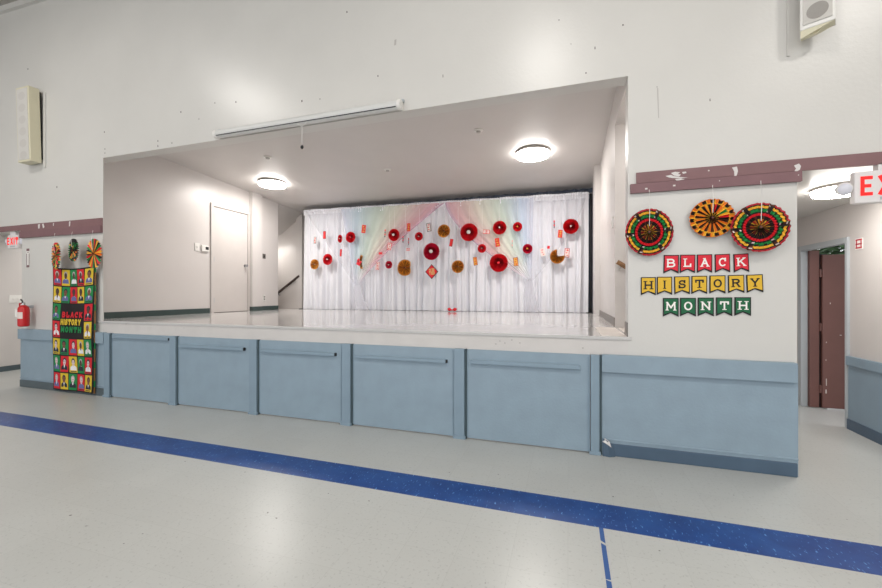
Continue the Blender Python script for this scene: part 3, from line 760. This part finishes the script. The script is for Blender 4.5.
for j in range(4):
    for i in range(nx+1):
        x = CX0+(CX1-CX0)*i/nx; z = ztop(x)-.11+j*.045
        m.v.append(Vector((x, YC-.045-.012*math.sin(x*120+3*math.sin(x*7))*(1 if j != 1 else .4), z+.006*math.sin(x*9))))
for j in range(3):
    for i in range(nx):
        a = j*(nx+1)+i; m.face((a,a+1,a+nx+2,a+nx+1))
m.build('header_ruffle', 'curtain', root, smooth=True)

def swag(name, mt, tl, tr, gx, gy, bl, br, sagL, sagR, tail, dy, gw=.16, seed=0):
    """tl, tr: top edge (x px); gathered at (gx, gy) px; sag: side bulge of each strand; tail: falls to the floor"""
    g_ = at(gx, gy, YC-.1); A = at(tl, 210, YC).x; B = at(tr, 210, YC).x
    m = MB(); nu, nv = 220, 40; uv = []
    tot = nv+(16 if tail else 0)
    for j in range(tot+1):
        for i in range(nu+1):
            u = i/nu; xt = A+(B-A)*u; zt = ztop(xt)-.02
            xg = g_.x+(u-.5)*gw
            zg = g_.z+(-.05 if not tail else 0)
            if j <= nv:
                t = j/nv; sg = sagL*(1-u)+sagR*u
                x = xt+(xg-xt)*(t**(1+abs(sg)*1.2) if sg >= 0 else 1-(1-t)**(1+abs(sg)*1.2)); z = zt+(zg-zt)*t
                amp = .035*(1-.55*t)
                y = YC-dy+amp*(.55*math.sin(u*58+seed+.8*math.sin(u*7))+.5*math.sin(u*27+seed+math.sin(u*5)))-.05*t
            else:
                t = (j-nv)/16; ww = 1+1.6*t**.7
                x = g_.x+(u-.5)*gw*ww+.10*t*t*bl; z = zg+(SZ+.01-zg)*t
                y = YC-dy-.05+.022*(.6*math.sin(u*52+seed)+.4*math.sin(u*27+seed))-.03*t
            m.v.append(Vector((x,y,z))); uv.append((u, j/tot))
    m.uv = uv
    for j in range(tot):
        for i in range(nu):
            a = j*(nu+1)+i; m.face((a,a+1,a+nu+2,a+nu+1))
    m.build(name, mt, root, smooth=True)
swag('swag', 'swag_w', 306, 347, 357, 283, 0, 0, .0, .0, False, .07, .10, 1)
swag('pastel_swag', 'swag_l', 342, 446, 358, 284, 1.6, 0, .0, -.18, True, .08, .14, 2)
swag('pastel_swag', 'swag_r', 446, 534, 529, 279, .6, 0, .45, 0, True, .08, .12, 3)
swag('swag', 'swag_w', 530, 586, 530, 279, 0, 0, 0, .4, False, .07, .10, 4)

m = MB(); nx, nz = 500, 8; X0, X1 = -6.78, .50
for j in range(nz+1):
    for i in range(nx+1):
        x = X0+(X1-X0)*i/nx; z = SZ+.01+(scz(8.95)-.01-SZ)*j/nz; m.v.append(Vector((x, 8.95+.025*math.sin(x*30+2*math.sin(x*3)), z)))
for j in range(nz):
    for i in range(nx):
        a = j*(nx+1)+i; m.face((a,a+1,a+nx+2,a+nx+1))
o = m.build('backdrop_drape', 'dark_drape', smooth=True)
tag(o, 'dark grey backdrop cloth hanging behind the white curtain', 'drape')

root = empty('drape_stand', ((CX0+CX1)/2, YC+.1, SZ), 'black pipe stand with crossbar carrying the white curtain', 'stand')
for x in (CX0-.05, CX1+.045):
    m = MB(); m.cyl((x,YC+.08,SZ+.01),(x,YC+.08,ztop(x)+.02),.02,n=12); m.build('upright', 'black', root, smooth=True)
    m = MB(); m.box(x-.10,x+.10,YC-.05,YC+.25,SZ,SZ+.012); m.cyl((x,YC+.08,SZ+.01),(x,YC+.08,SZ+.1),.032,.026,n=12); m.build('base_plate', 'black', root)
m = MB(); m.cyl((CX0-.06,YC+.08,ztop(CX0)-.0),(CX1+.10,YC+.08,ztop(CX1)+.02),.017,n=12); m.build('crossbar', 'chrome', root, smooth=True)

# red bow on the stage floor at the curtain's foot
b0 = at(452,310,8.38); b0.z = SZ
root = empty('ribbon_bow', b0, 'small red bow lying on the stage floor before the curtain', 'bow')
for s_ in (-1,1):
    m = MB(); m.lathe(b0+Vector((s_*.012,0,.035)), (s_,.15,.25), [(.008,0),(.03,.03),(.038,.06),(.02,.09),(.003,.1)], 14); m.build('loop', 'red', root, smooth=True)
m = MB(); m.lathe(b0+Vector((0,0,.02)), (0,0,1), [(.01,0),(.02,.008),(.02,.024),(.01,.032)], 12); m.build('knot', 'red', root, smooth=True)

# ================================================================== DECORATIONS ON THE CURTAIN
YD = 8.40
def rosette(px, py, rpx, kind, label, group, tilt=0, hub=None, a0=0, a1=360, squash=1, clip=9):
    c = at(px, py, YD); dep = -_s*c.x+_c*c.y; r = rpx*dep/F_PX
    lx = (px-441)/F_PX; r = r/ (1+.12*abs(lx))
    root = empty('paper_rosette', c, label, 'rosette', group)
    m = MB(); n = 40 if rpx > 6 else 28; N = int(n*(a1-a0)/360)*2
    R3 = Matrix.Rotation(math.radians(tilt), 3, 'Z')
    rad = [.10, .55, .8, 1.0]
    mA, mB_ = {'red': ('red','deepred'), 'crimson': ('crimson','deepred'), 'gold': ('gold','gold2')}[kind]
    for k in rad:
        for i in range(N+1):
            t = math.radians(a0+(a1-a0)*i/N); amp = .010+.016*k
            v = Vector((min(k*r*math.cos(t)*squash, clip*r), (amp if i % 2 else -amp)*r*7, k*r*math.sin(t)))
            m.v.append(c+R3 @ v)
    for j in range(len(rad)-1):
        for i in range(N):
            a = j*(N+1)+i
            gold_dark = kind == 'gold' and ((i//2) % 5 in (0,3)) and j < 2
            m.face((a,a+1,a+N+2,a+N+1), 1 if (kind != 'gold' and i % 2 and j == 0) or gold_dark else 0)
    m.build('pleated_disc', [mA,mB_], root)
    hr = {'white': .22, 'small': .12, 'gold': .16, 'dark': .12, None: .15}[hub]
    hm = {'white': 'silver', 'small': 'cream', 'gold': 'goldprint', 'dark': 'gold2', None: 'red'}[hub]
    m = MB(); m.lathe(c+R3 @ Vector((0,-.025-.03*r,0)), R3 @ Vector((0,-1,0)), [(r*hr,0),(r*hr*.95,.008),(r*hr*.4,.014),(.001,.016)], 18); m.build('centre_button', hm, root, smooth=True)
    m = MB(); m.tube([c+Vector((0,.035,r*.9)), Vector((c.x,YD+.035,ztop(c.x)-.14))], .0016, 4); m.build('hanging_thread', 'cord', root)
gr, gg = 'red paper rosettes on the white curtain', 'gold foil rosettes on the white curtain'
R_ = [
 (327.6,259.4,5.7,'red','mid-sized red rosette just right of the lowest left gold rosette','small'),
 (340,238.7,4,'red','small red rosette turned edgeways, left of a larger one','small'),
 (350.5,237.2,5.6,'red','mid-sized glossy red rosette high at the curtain left, beside a narrow turned one',None),
 (393.9,234.9,6.2,'red','red rosette with silver centre on the pink part of left swag','white'),
 (388.8,264.8,3.9,'crimson','tiny crimson rosette left of the large gold rosette with folded edge','small'),
 (418.8,236.4,4.3,'red','small red rosette in the upper middle, above and left of the large crimson one','small'),
 (431.4,251.5,8.5,'crimson','large crimson rosette with silver centre directly above the diamond','white'),
 (468.9,232.2,9,'red','large red rosette with silver centre at the top of right swag','white'),
 (499.6,227.6,7,'red','mid-sized red rosette highest on the right swag, beside a smaller one','small'),
 (517.5,226.7,4.8,'red','small red rosette with gold centre at the top right','gold'),
 (481.9,248.4,4.4,'red','small red rosette below the large silver-centred one on the right swag','small'),
 (498.7,262.8,9.3,'red','large red rosette lowest on the right swag, without silver centre',None),
 (527.5,248.8,5,'crimson','small crimson rosette alone right of the lowest large red one','gold'),
 (570.8,226.3,7.8,'red','large red rosette farthest right on the curtain','small')]
for px,py,r,k,lb,hub in R_:
    rosette(px,py,r,k,lb,gr,hub=hub, tilt=0, squash=.68 if px == 340 else 1)
rosette(314.5,264.3,5.2,'gold','gold rosette at the far left of the curtain',gg,hub='dark')
rosette(361.5,262,7,'gold','folded gold rosette seen edgeways with red scrap, on left swag',gg,hub=None,squash=.26,a0=60,a1=300)
rosette(404.8,267.7,8.2,'gold','large gold rosette with flattened right edge below the left swag',gg,hub='dark',clip=.72)
rosette(443.8,231,6.5,'gold','gold rosette highest in the middle of the curtain',gg,hub='dark')
rosette(457.7,266.6,6.4,'gold','gold rosette low in the middle, right of the diamond',gg,hub='dark')
rosette(557.3,256.4,7.4,'gold','torn gold rosette missing its upper right quarter',gg,hub='dark',a0=92,a1=365)

def card(px, py, w, h, style, label, rot=0):
    c = at(px, py, YD+.01); dep = -_s*c.x+_c*c.y; k = dep/F_PX; W, H = w*k/1.05, h*k
    T = Matrix.Translation(c) @ Matrix.Rotation(math.radians(rot), 4, 'Y')
    base, border, art = {'red': ('red','deepred','orangered'), 'orange': ('orangered','red','goldprint'), 'gold': ('goldprint','deepred','red'),
        'outline': ('cream','red','red'), 'dark': ('cream','suit','red'), 'pale': ('cream','rimred','red'), 'plainwhite': ('cream','cream','red'), 'dots': ('suit','suit','red'), 'plain': ('red','red','red')}[style]
    m = MB()
    if style == 'dots':
        n = 4
        for i in range(n):
            z = H*(.5-(i+.5)/n); s_ = .018 if i % 2 else .026
            m.box(-s_/2*W/.05,s_/2*W/.05,-.002,.002,z-.02,z+.02,0 if i % 2 else 1,T)
        m.box(-.0015,.0015,-.001,.001,-H/2,H/2,0,T)
        o = m.build('paper_charm', [base,art])
    else:
        root = empty('paper_card', c, label, 'card', 'small paper cards on the white curtain')
        m = MB(); m.box(-W/2,W/2,-.002,.002,-H/2,H/2,0,T); m.build('card_back', border, root)
        m = MB(); b_ = min(W,H)*.12; m.box(-W/2+b_,W/2-b_,-.0035,-.002,-H/2+b_,H/2-b_,0,T)
        m.build('card_face', base, root)
        m = MB()
        rr = random.Random(int(px*10))
        for i in range(3):
            z = H*(-.28+.28*i); x = W*rr.uniform(-.12,.12); a_, b2 = W*rr.uniform(.16,.3), H*rr.uniform(.06,.12)
            m.box(x-a_,x+a_,-.005,-.0035,z-b2*.4,z+b2*.4,0,T); m.box(x-a_*.25,x+a_*.25,-.005,-.0035,z-b2,z+b2,0,T)
        m.build('printed_figure', art, root)
        return
    tag(o, label, 'charm', 'strings of tiny paper charms on the curtain')
C_ = [
 (315,240.3,2.9,7,'dark','dark-edged pale card farthest left on the curtain',4),
 (324.5,235,3.3,7.6,'red','upright red card at upper left of the curtain, above a red rosette',0),
 (340.9,252.8,2.2,7.2,'red','narrow red card under the small edgeways rosette',4),
 (363.7,229,4.6,8,'orange','orange-red tilted card high on the left swag, above the folded gold rosette',8),
 (385,233.4,2.6,8,'dots','string of tiny red and dark charms left of silver-centred rosette',3),
 (389.4,246.5,4.4,7,'outline','red-framed white card under the left silver-centred rosette',12),
 (380.4,253.3,4,2.3,'plain','tiny flat red scrap on the left swag',0),
 (377.6,265.9,4,8,'pale','pale pink-framed card at the foot of the left swag',6),
 (408.6,227.3,3.6,8,'orange','orange upright card near top right of the left swag',0),
 (403,239.5,2.4,6,'dots','short string of red charms right of the left silver-centred rosette',0),
 (408.6,241.5,1.8,7,'dots','thin string of dark charms at the pink swag edge',0),
 (408.1,249.5,3.8,2.5,'outline','tiny wide red and white card beneath thin charm string',0),
 (428.8,227.3,4.6,8.6,'dark','dark-edged pale card high in the middle of the curtain',-8),
 (451.2,242.7,3.4,7.6,'red','tilted red card below the highest gold rosette',10),
 (475.3,261.2,4.2,8.4,'gold','gold card with red figures at lower edge of right swag',-8),
 (486.3,231.8,7,4,'outline','crooked red and white card right of the largest top rosette',5),
 (497.4,242.4,4.6,8.6,'orange','orange-red tilted card between two rosettes on the right swag',-8),
 (515.8,261.7,4.6,8.6,'gold','gold card with red figures right of the lowest large rosette',-6),
 (512.2,244.2,1,8,'dots','very thin string of grey charms on the pale blue cloth',0),
 (554.2,224.3,2.6,7.5,'dots','dark string of charms left of the rightmost rosette',0),
 (560.2,233.8,4.3,7.8,'orange','orange-red card at lower left of the rightmost rosette',4),
 (548.5,247.3,2.6,2.8,'plain','tiny square red scrap above the torn gold rosette',8),
 (542.7,252.2,4.6,8,'plainwhite','white card with red print left of the torn gold rosette',-14),
 (567,252.8,5,9,'pale','pale pink-framed card at the right of the torn gold rosette',4)]
for px,py,w,h,st,lb,ro in C_: card(px,py,w,h,st,lb,ro)
# red scrap on the folded rosette
c = at(359,262.5,YD-.03); m = MB()
T = Matrix.Translation(c) @ Matrix.Rotation(.5,4,'Y'); m.box(-.05,.05,-.003,.003,-.07,.03,0,T); m.box(-.07,-.01,-.003,.003,.0,.08,0,T)
tag(m.build('paper_scrap', 'red'), 'torn red paper scrap stuck to the folded gold rosette', 'paper')

# diamond with the fortune character
c = at(431.7,271.7,YD); k = (-_s*c.x+_c*c.y)/F_PX; D = 6.9*k
root = empty('fortune_diamond', c, 'red diamond-shaped plaque with gold character under the crimson rosette', 'plaque')
m = MB(); 
def dia(m, r, y0, y1, mi=0):
    p = [(c.x+r*a,y,c.z+r*b*1.08) for y in (y0,y1) for a,b in ((0,-1),(1,0),(0,1),(-1,0))]
    m.add(p, [(0,1,2,3),(7,6,5,4),(0,4,5,1),(1,5,6,2),(2,6,7,3),(3,7,4,0)], mi)
dia(m, D, c.y-.004, c.y+.004); m.build('plaque', 'ink', root)
m = MB(); dia(m, D*.9, c.y-.0055, c.y-.004); dia(m, D*.86, c.y-.0065, c.y-.0055, 1); m.build('gold_border', ['deepred','red'], root)
m = MB(); s_ = D*.98
def st(x0,z0,x1,z1,t=.085):
    a = Vector((c.x+(x0-.5)*s_, c.y-.008, c.z+(z0-.5)*s_)); b = Vector((c.x+(x1-.5)*s_, c.y-.008, c.z+(z1-.5)*s_))
    d_ = (b-a).normalized(); n_ = Vector((-d_.z,0,d_.x))*t*s_/2; a -= d_*t*s_*.3; b += d_*t*s_*.3
    m.quad(a-n_, b-n_, b+n_, a+n_)
for q in [(.22,.93,.28,.84),(.08,.78,.38,.78),(.38,.78,.1,.45),(.25,.62,.25,.08),(.28,.55,.4,.45),
          (.48,.92,.95,.92),(.55,.78,.88,.78),(.55,.62,.88,.62),(.55,.78,.55,.62),(.88,.78,.88,.62),
          (.5,.48,.93,.48),(.5,.10,.93,.10),(.5,.48,.5,.10),(.93,.48,.93,.10),(.5,.29,.93,.29),(.715,.48,.715,.10)]: st(*q)
m.build('character', 'palegold', root)
m = MB(); m.tube([(c.x,c.y,c.z+D),(c.x,c.y+.01,c.z+D*1.5)], .0016, 4); m.build('hanging_thread', 'cord', root)

# ================================================================== BIG PRINTED FANS ON THE HALL WALL
def printed_fan(c, rx, rz, style, label, group, rot=0, string_top=2.4, lean=0):
    c = Vector(c)
    root = empty('paper_fan', c, label, 'paper fan', group)
    n = 30; N = n*2; R3 = Matrix.Rotation(math.radians(rot), 3, 'Z') @ Matrix.Rotation(math.radians(lean), 3, 'X')
    names_ = ['kblk','kred','kyel','kgrn','korg','kbrn','rimred','cream']
    if style == 'ring': rad = [0,.08,.2,.34,.48,.53,.58,.64,.695,.75,.785,.83,.88,.93,1.0]
    elif style == 'sun': rad = [0,.12,.3,.5,.74,.80,.97,1.0]
    else: rad = [0,.15,.4,.7,.86,1.0]
    m = MB(); rr = random.Random(hash(label) % 1000 if False else len(label))
    for k in rad:
        for i in range(N):
            t = 2*PI*i/N; amp = .004+.008*k
            m.v.append(c+R3 @ Vector((k*rx*math.cos(t), (amp if i % 2 else -amp), k*rz*math.sin(t))))
    for j in range(len(rad)-1):
        k = (rad[j]+rad[j+1])/2
        for i in range(N):
            p = i//2; half = i % 2; mi = 0
            if style == 'ring':
                seg = (p % 10)
                brk = seg in (0,) 
                brk = p % 5 == 0
                if k < .08: mi = 3 if p % 2 else 5
                elif k < .20: mi = 0 if half else (5,4,2)[p % 3]
                elif k < .34: mi = 0 if half else (2,5,4,1)[p % 4]
                elif k < .48: mi = 0 if (half or p % 3) else 5
                elif k < .58: mi = 1
                elif k < .64: mi = 0
                elif k < .75: mi = (7 if half and k < .695 else 0) if brk else (3 if not (half and k > .695 and p % 2) else 0)
                elif k < .785: mi = 0
                elif k < .88: mi = (5 if half else 0) if brk else 2
                elif k < .93: mi = 7 if (brk and half and k > .9) else 0
                else: mi = 5 if brk else 6
            elif style == 'sun':
                if k > .97: mi = 4
                elif k > .80: mi = 0 if p % 2 else (2 if half else 4)
                elif k > .74: mi = 2
                elif k > .3:
                    if i < 13 or i > 57: mi = (1,2,3,2,4,0)[p % 6]
                    else: mi = (2,4)[half] if p % 2 else (0,5)[half]
                elif k > .12: mi = (2,5)[half] if p % 2 else 0
                else: mi = 5
            elif style == 'mosaic':
                mi = rr.choice([0,1,2,3,3,0,4,1])
            elif style == 'dark':
                mi = rr.choice([0,0,3,0,0,4 if i > 30 else 3,2 if rr.random() < .3 else 0])
            else:   # rays
                mi = (2,1,3,0,2,5,1,3,0,4)[(i//2) % 10]
            m.face((j*N+i, j*N+(i+1)%N, (j+1)*N+(i+1)%N, (j+1)*N+i), mi)
    m.build('pleated_disc', names_, root)
    m = MB(); m.lathe(c+R3 @ Vector((0,-.014,0)), R3 @ Vector((0,-1,0)), [(rx*.06,0),(rx*.05,.008),(.001,.01)], 14); m.build('centre_button', 'kbrn', root, smooth=True)
    m = MB(); m.tube([c+Vector((0,-.02,rz*.25)) , c+R3 @ Vector((0,-.03,rz*.97)), Vector((c.x,min(c.y-.014,3.88),string_top))], .0028, 5); m.build('hanging_string', 'cord', root)
gf = 'round pleated paper fans hung by the pennants'
Yf = 3.872
p = at(649,232.2,Yf); printed_fan(p, .192, .208, 'ring', 'ringed red, green and yellow pleated fan nearest the stage opening', gf, 0)
p = at(712,218,Yf); printed_fan(p, .167, .162, 'sun', 'smaller orange and black pleated fan between two ringed fans', gf, 0)
p = at(760,227.3,Yf-.03); printed_fan(p, .204, .20, 'ring', 'ringed red, green and yellow pleated fan nearest the corridor', gf, 0)
gf = 'round pleated paper fans hung above the banner'
p = at(56,256,3.77); printed_fan(p, .175, .2, 'mosaic', 'mottled red, green and yellow pleated fan, leftmost above the banner', gf, -13, 2.38)
p = at(73.5,250,3.77); printed_fan(p, .15, .165, 'dark', 'small dark green and black pleated fan in the middle above the banner', gf, -9, 2.38)
p = at(94,253.5,3.77); printed_fan(p, .175, .21, 'rays', 'rayed red, yellow and green pleated fan, rightmost above the banner', gf, -4, 2.38)

# ================================================================== PENNANTS
def pennant(ch, px, py0, py1, wpx, colour, ink, label, tilt=0):
    c = at(px, (py0+py1)/2, 3.912); dep = -_s*c.x+_c*c.y; k = dep/F_PX
    H = (py1-py0)*k; W = at(px+wpx/2, py0, 3.912).x-at(px-wpx/2, py0, 3.912).x
    root = empty('pennant', (c.x, c.y, c.z), label, 'pennant', 'letter pennants on the wall')
    R3 = Matrix.Rotation(math.radians(-tilt), 3, 'Y')
    def Q(x, z, y): return c+R3 @ Vector((x, y, z))
    def shape(m, w, h, y0, y1, notch):
        pr = [(-w/2,h/2),(-w/2,-h/2),(0,-h/2+notch),(w/2,-h/2),(w/2,h/2)]
        pts = [Q(x,z,y0) for x,z in pr]+[Q(x,z,y1) for x,z in pr]
        m.add(pts, [(0,1,2),(0,2,4),(2,3,4),(5,7,6),(5,9,7),(7,9,8)]+[(i,5+i,5+(i+1)%5,(i+1)%5) for i in range(5)])
    m = MB(); shape(m, W, H, -.001, .008, H*.19); m.build('card_back', 'ink', root)
    m = MB(); pr_w = W*.87
    t = W*.065
    pr = [(-W/2+t,H/2-t),(-W/2+t,-H/2+t*2.4),(0,-H/2+H*.19+t*1.25),(W/2-t,-H/2+t*2.4),(W/2-t,H/2-t)]
    pts = [Q(x,z,-.0035) for x,z in pr]; m.add(pts, [(0,1,2),(0,2,4),(2,3,4)]); m.build('card_face', colour, root)
    m = MB(); w = W*(.56 if ch not in 'MHKN' else .62); h = H*.46
    if ch == 'I': w = W*.4
    glyph(m, ch, Q(-w/2, -h/2+H*.06, -.0055), R3 @ Vector(XR), R3 @ Vector(ZU), w, h, W*.105)
    m.build('letter', ink, root)
for i,(ch,px) in enumerate(zip('BLACK', [671.2,687.6,704.6,722.5,741.3])):
    y = 255.2-.35*i*.9; pennant(ch, px, y-.2, y+18.2, 15.2, 'pred', 'pwhite', 'red pennant with white letter %s, one of five in the top row' % ch, tilt=(-1,-1,0,1,2)[i])
for i,(ch,px) in enumerate(zip('HISTORY', [648.3,664.5,682,699.3,717.5,736.2,754.8])):
    y = 277.2-.45*i; pennant(ch, px, y, y+18, 14.9+.25*i, 'pyel', 'ink', 'yellow pennant with black letter %s, one of seven in the middle row' % ch, tilt=(0,0,1,0,0,1,2)[i])
for i,(ch,px) in enumerate(zip('MONTH', [670.8,688,705.8,724.2,742.8])):
    y = 298-.2*i; pennant(ch, px, y, y+18.6, 15.6+.2*i, 'pgrn', 'pwhite', 'green pennant with white letter %s, one of five in the bottom row' % ch, tilt=0)

# ================================================================== PORTRAIT BANNER
by = 3.845; bx0, bx1, bz0, bz1 = at(53.5,330,by).x, at(94,330,by).x, .035, 1.885
root = empty('banner', ((bx0+bx1)/2, by, bz0), 'long black cloth banner of red, yellow and green portrait squares, hanging to the floor', 'banner')
def wav(x, z): return by+.010*math.sin((x+7)*9+z*1.3)+.006*math.sin(z*5)
def top_sag(x): t = (x-bx0)/(bx1-bx0); return -.055*4*t*(1-t)*.5
m = MB(); nx, nz = 36, 60; ths = .004
for s_ in (0,1):
    for j in range(nz+1):
        for i in range(nx+1):
            x = bx0+(bx1-bx0)*i/nx; z = bz0+(bz1-bz0)*j/nz; m.v.append(Vector((x-.02*(1-j/nz), wav(x,z)+s_*ths, z+top_sag(x)*(j/nz))))
K = (nx+1)*(nz+1)
for j in range(nz):
    for i in range(nx):
        a = j*(nx+1)+i; m.face((a,a+1,a+nx+2,a+nx+1)); m.face((K+a,K+a+nx+1,K+a+nx+2,K+a+1))
for j in range(nz):
    a = j*(nx+1); m.face((a,a+nx+1,K+a+nx+1,K+a)); a += nx; m.face((a,K+a,K+a+nx+1,a+nx+1))
m.build('cloth', 'bblk', root, smooth=True)
m = MB()
for j in range(20):
    z0 = bz0+(bz1-bz0)*j/20; z1 = bz0+(bz1-bz0)*(j+1)/20
    m.quad((bx1-.02*(1-j/20),by+.006,z0),(bx1-.0-.02*(1-j/20),3.872,z0),(bx1-.0-.02*(1-(j+1)/20),3.872,z1),(bx1-.02*(1-(j+1)/20),by+.006,z1), j % 3 == 1 and 1 or 0)
m.build('turned_edge', ['bside','bgrn'], root)
def bp(u, v, lift=.0):
    """u across, v up in 0..1 on the cloth"""
    x = bx0+(bx1-bx0)*u; z = bz0+(bz1-bz0)*v
    return Vector((x-.02*(1-v), wav(x,z)-.0012-lift, z+top_sag(x)*v))
rows = ['RYGRY','YGRYG','G---R','R---Y','YGRYG','GRYGR','RYGRY']
rr = random.Random(3)
cm = {'R':'bred','Y':'byel','G':'bgrn'}
for ri, row in enumerate(rows):
    v1 = 1-.012-ri*.141; v0 = v1-.13
    for ci, ch in enumerate(row):
        if ch == '-': continue
        u0 = .02+ci*.194; u1 = u0+.18; sk = rr.uniform(-.02,.02); cu = (u0+u1)/2
        m = MB()
        def PP(a, b, l): 
            return bp(u0+(u1-u0)*a+sk*(b-.5), v0+(v1-v0)*b, l)
        n = 4
        for i in range(n):
            for j in range(n):
                m.quad(PP(i/n,j/n,.0), PP((i+1)/n,j/n,.0), PP((i+1)/n,(j+1)/n,.0), PP(i/n,(j+1)/n,.0), 0)
        # bust: shoulders, neck, head, hair (flat print)
        skin = rr.choice([1,1,2,3]); suit = rr.choice([4,4,5,6]); hair = rr.choice([4,4,7])
        hx = .5+rr.uniform(-.06,.06); sc = 1.3/ .9
        sh = [(hx-.40,.14),(hx+.40,.14),(hx+.36,.34),(hx+.14,.44),(hx-.14,.44),(hx-.36,.34)]
        m.add([PP(a,b,.0012) for a,b in sh], [tuple(range(6))], suit)
        m.add([PP(a,b,.0016) for a,b in [(hx-.09,.42),(hx,.22),(hx+.09,.42)]], [(0,1,2)], 6 if suit != 6 else skin)
        m.add([PP(hx+.22*math.cos(t),.70+.20*math.sin(t),.0020) for t in [2*PI*i/14 for i in range(14)]], [tuple(range(14))], hair)
        m.add([PP(hx+.17*math.cos(t),.62+.19*math.sin(t),.0026) for t in [2*PI*i/14 for i in range(14)]], [tuple(range(14))], skin)
        m.add([PP(a,b,.0014) for a,b in [(hx-.08,.38),(hx+.08,.38),(hx+.08,.5),(hx-.08,.5)]], [(0,1,2,3)], skin)
        for ex in (-.07,.07): m.add([PP(a,b,.0032) for a,b in [(hx+ex-.035,.64),(hx+ex+.035,.64),(hx+ex+.035,.67),(hx+ex-.035,.67)]], [(0,1,2,3)], 4)
        m.add([PP(a,b,.0032) for a,b in [(hx-.05,.52),(hx+.05,.52),(hx+.05,.54),(hx-.05,.54)]], [(0,1,2,3)], 4)
        if rr.random() < .6: m.add([PP(a,b,.0012) for a,b in [(.14,.04),(.86,.04),(.86,.09),(.14,.09)]], [(0,1,2,3)], 4)
        m.build('portrait_square', [cm[ch],'skin1','skin2','skin3','suit','suit2','shirt','smudge'], root)
for word, v, mt, u0, w, g_ in (('BLACK',.598,'bred',.265,.088,.02),('HISTORY',.538,'byel',.235,.072,.01),('MONTH',.478,'bgrn',.25,.088,.02)):
    m = MB(); W = bx1-bx0
    text(m, word, bp(u0,v,.014)+Vector((0,0,0)), XR, ZU, w*W, .088 if word != 'HISTORY' else .09, .024 if word != 'HISTORY' else .021, g_*W*.8, slab=False, slant=.12)
    m.build('lettering', mt, root)

# ================================================================== LIGHT, CAMERA
w = bpy.data.worlds.new('world'); bpy.context.scene.world = w; w.use_nodes = True
w.node_tree.nodes['Background'].inputs[0].default_value = (.93,.96,1,1); w.node_tree.nodes['Background'].inputs[1].default_value = 1.75

cam = bpy.data.cameras.new('camera'); co = bpy.data.objects.new('camera', cam); COL.objects.link(co)
cam.sensor_width = 36; cam.lens = 36*F_PX/882; cam.clip_start = .05; cam.clip_end = 200
co.location = (0,0,CAM_H); co.rotation_euler = (PI/2, 0, YAW)
sc = bpy.context.scene; sc.camera = co
sc.view_settings.view_transform = 'Standard'; sc.view_settings.look = 'None'; sc.view_settings.gamma = 1; sc.view_settings.exposure = .11
sc.view_settings.use_curve_mapping = False
sc.cycles.max_bounces = 10; sc.cycles.diffuse_bounces = 6; sc.cycles.transparent_max_bounces = 12; sc.cycles.use_denoising = True
sc.cycles.sample_clamp_indirect = 5
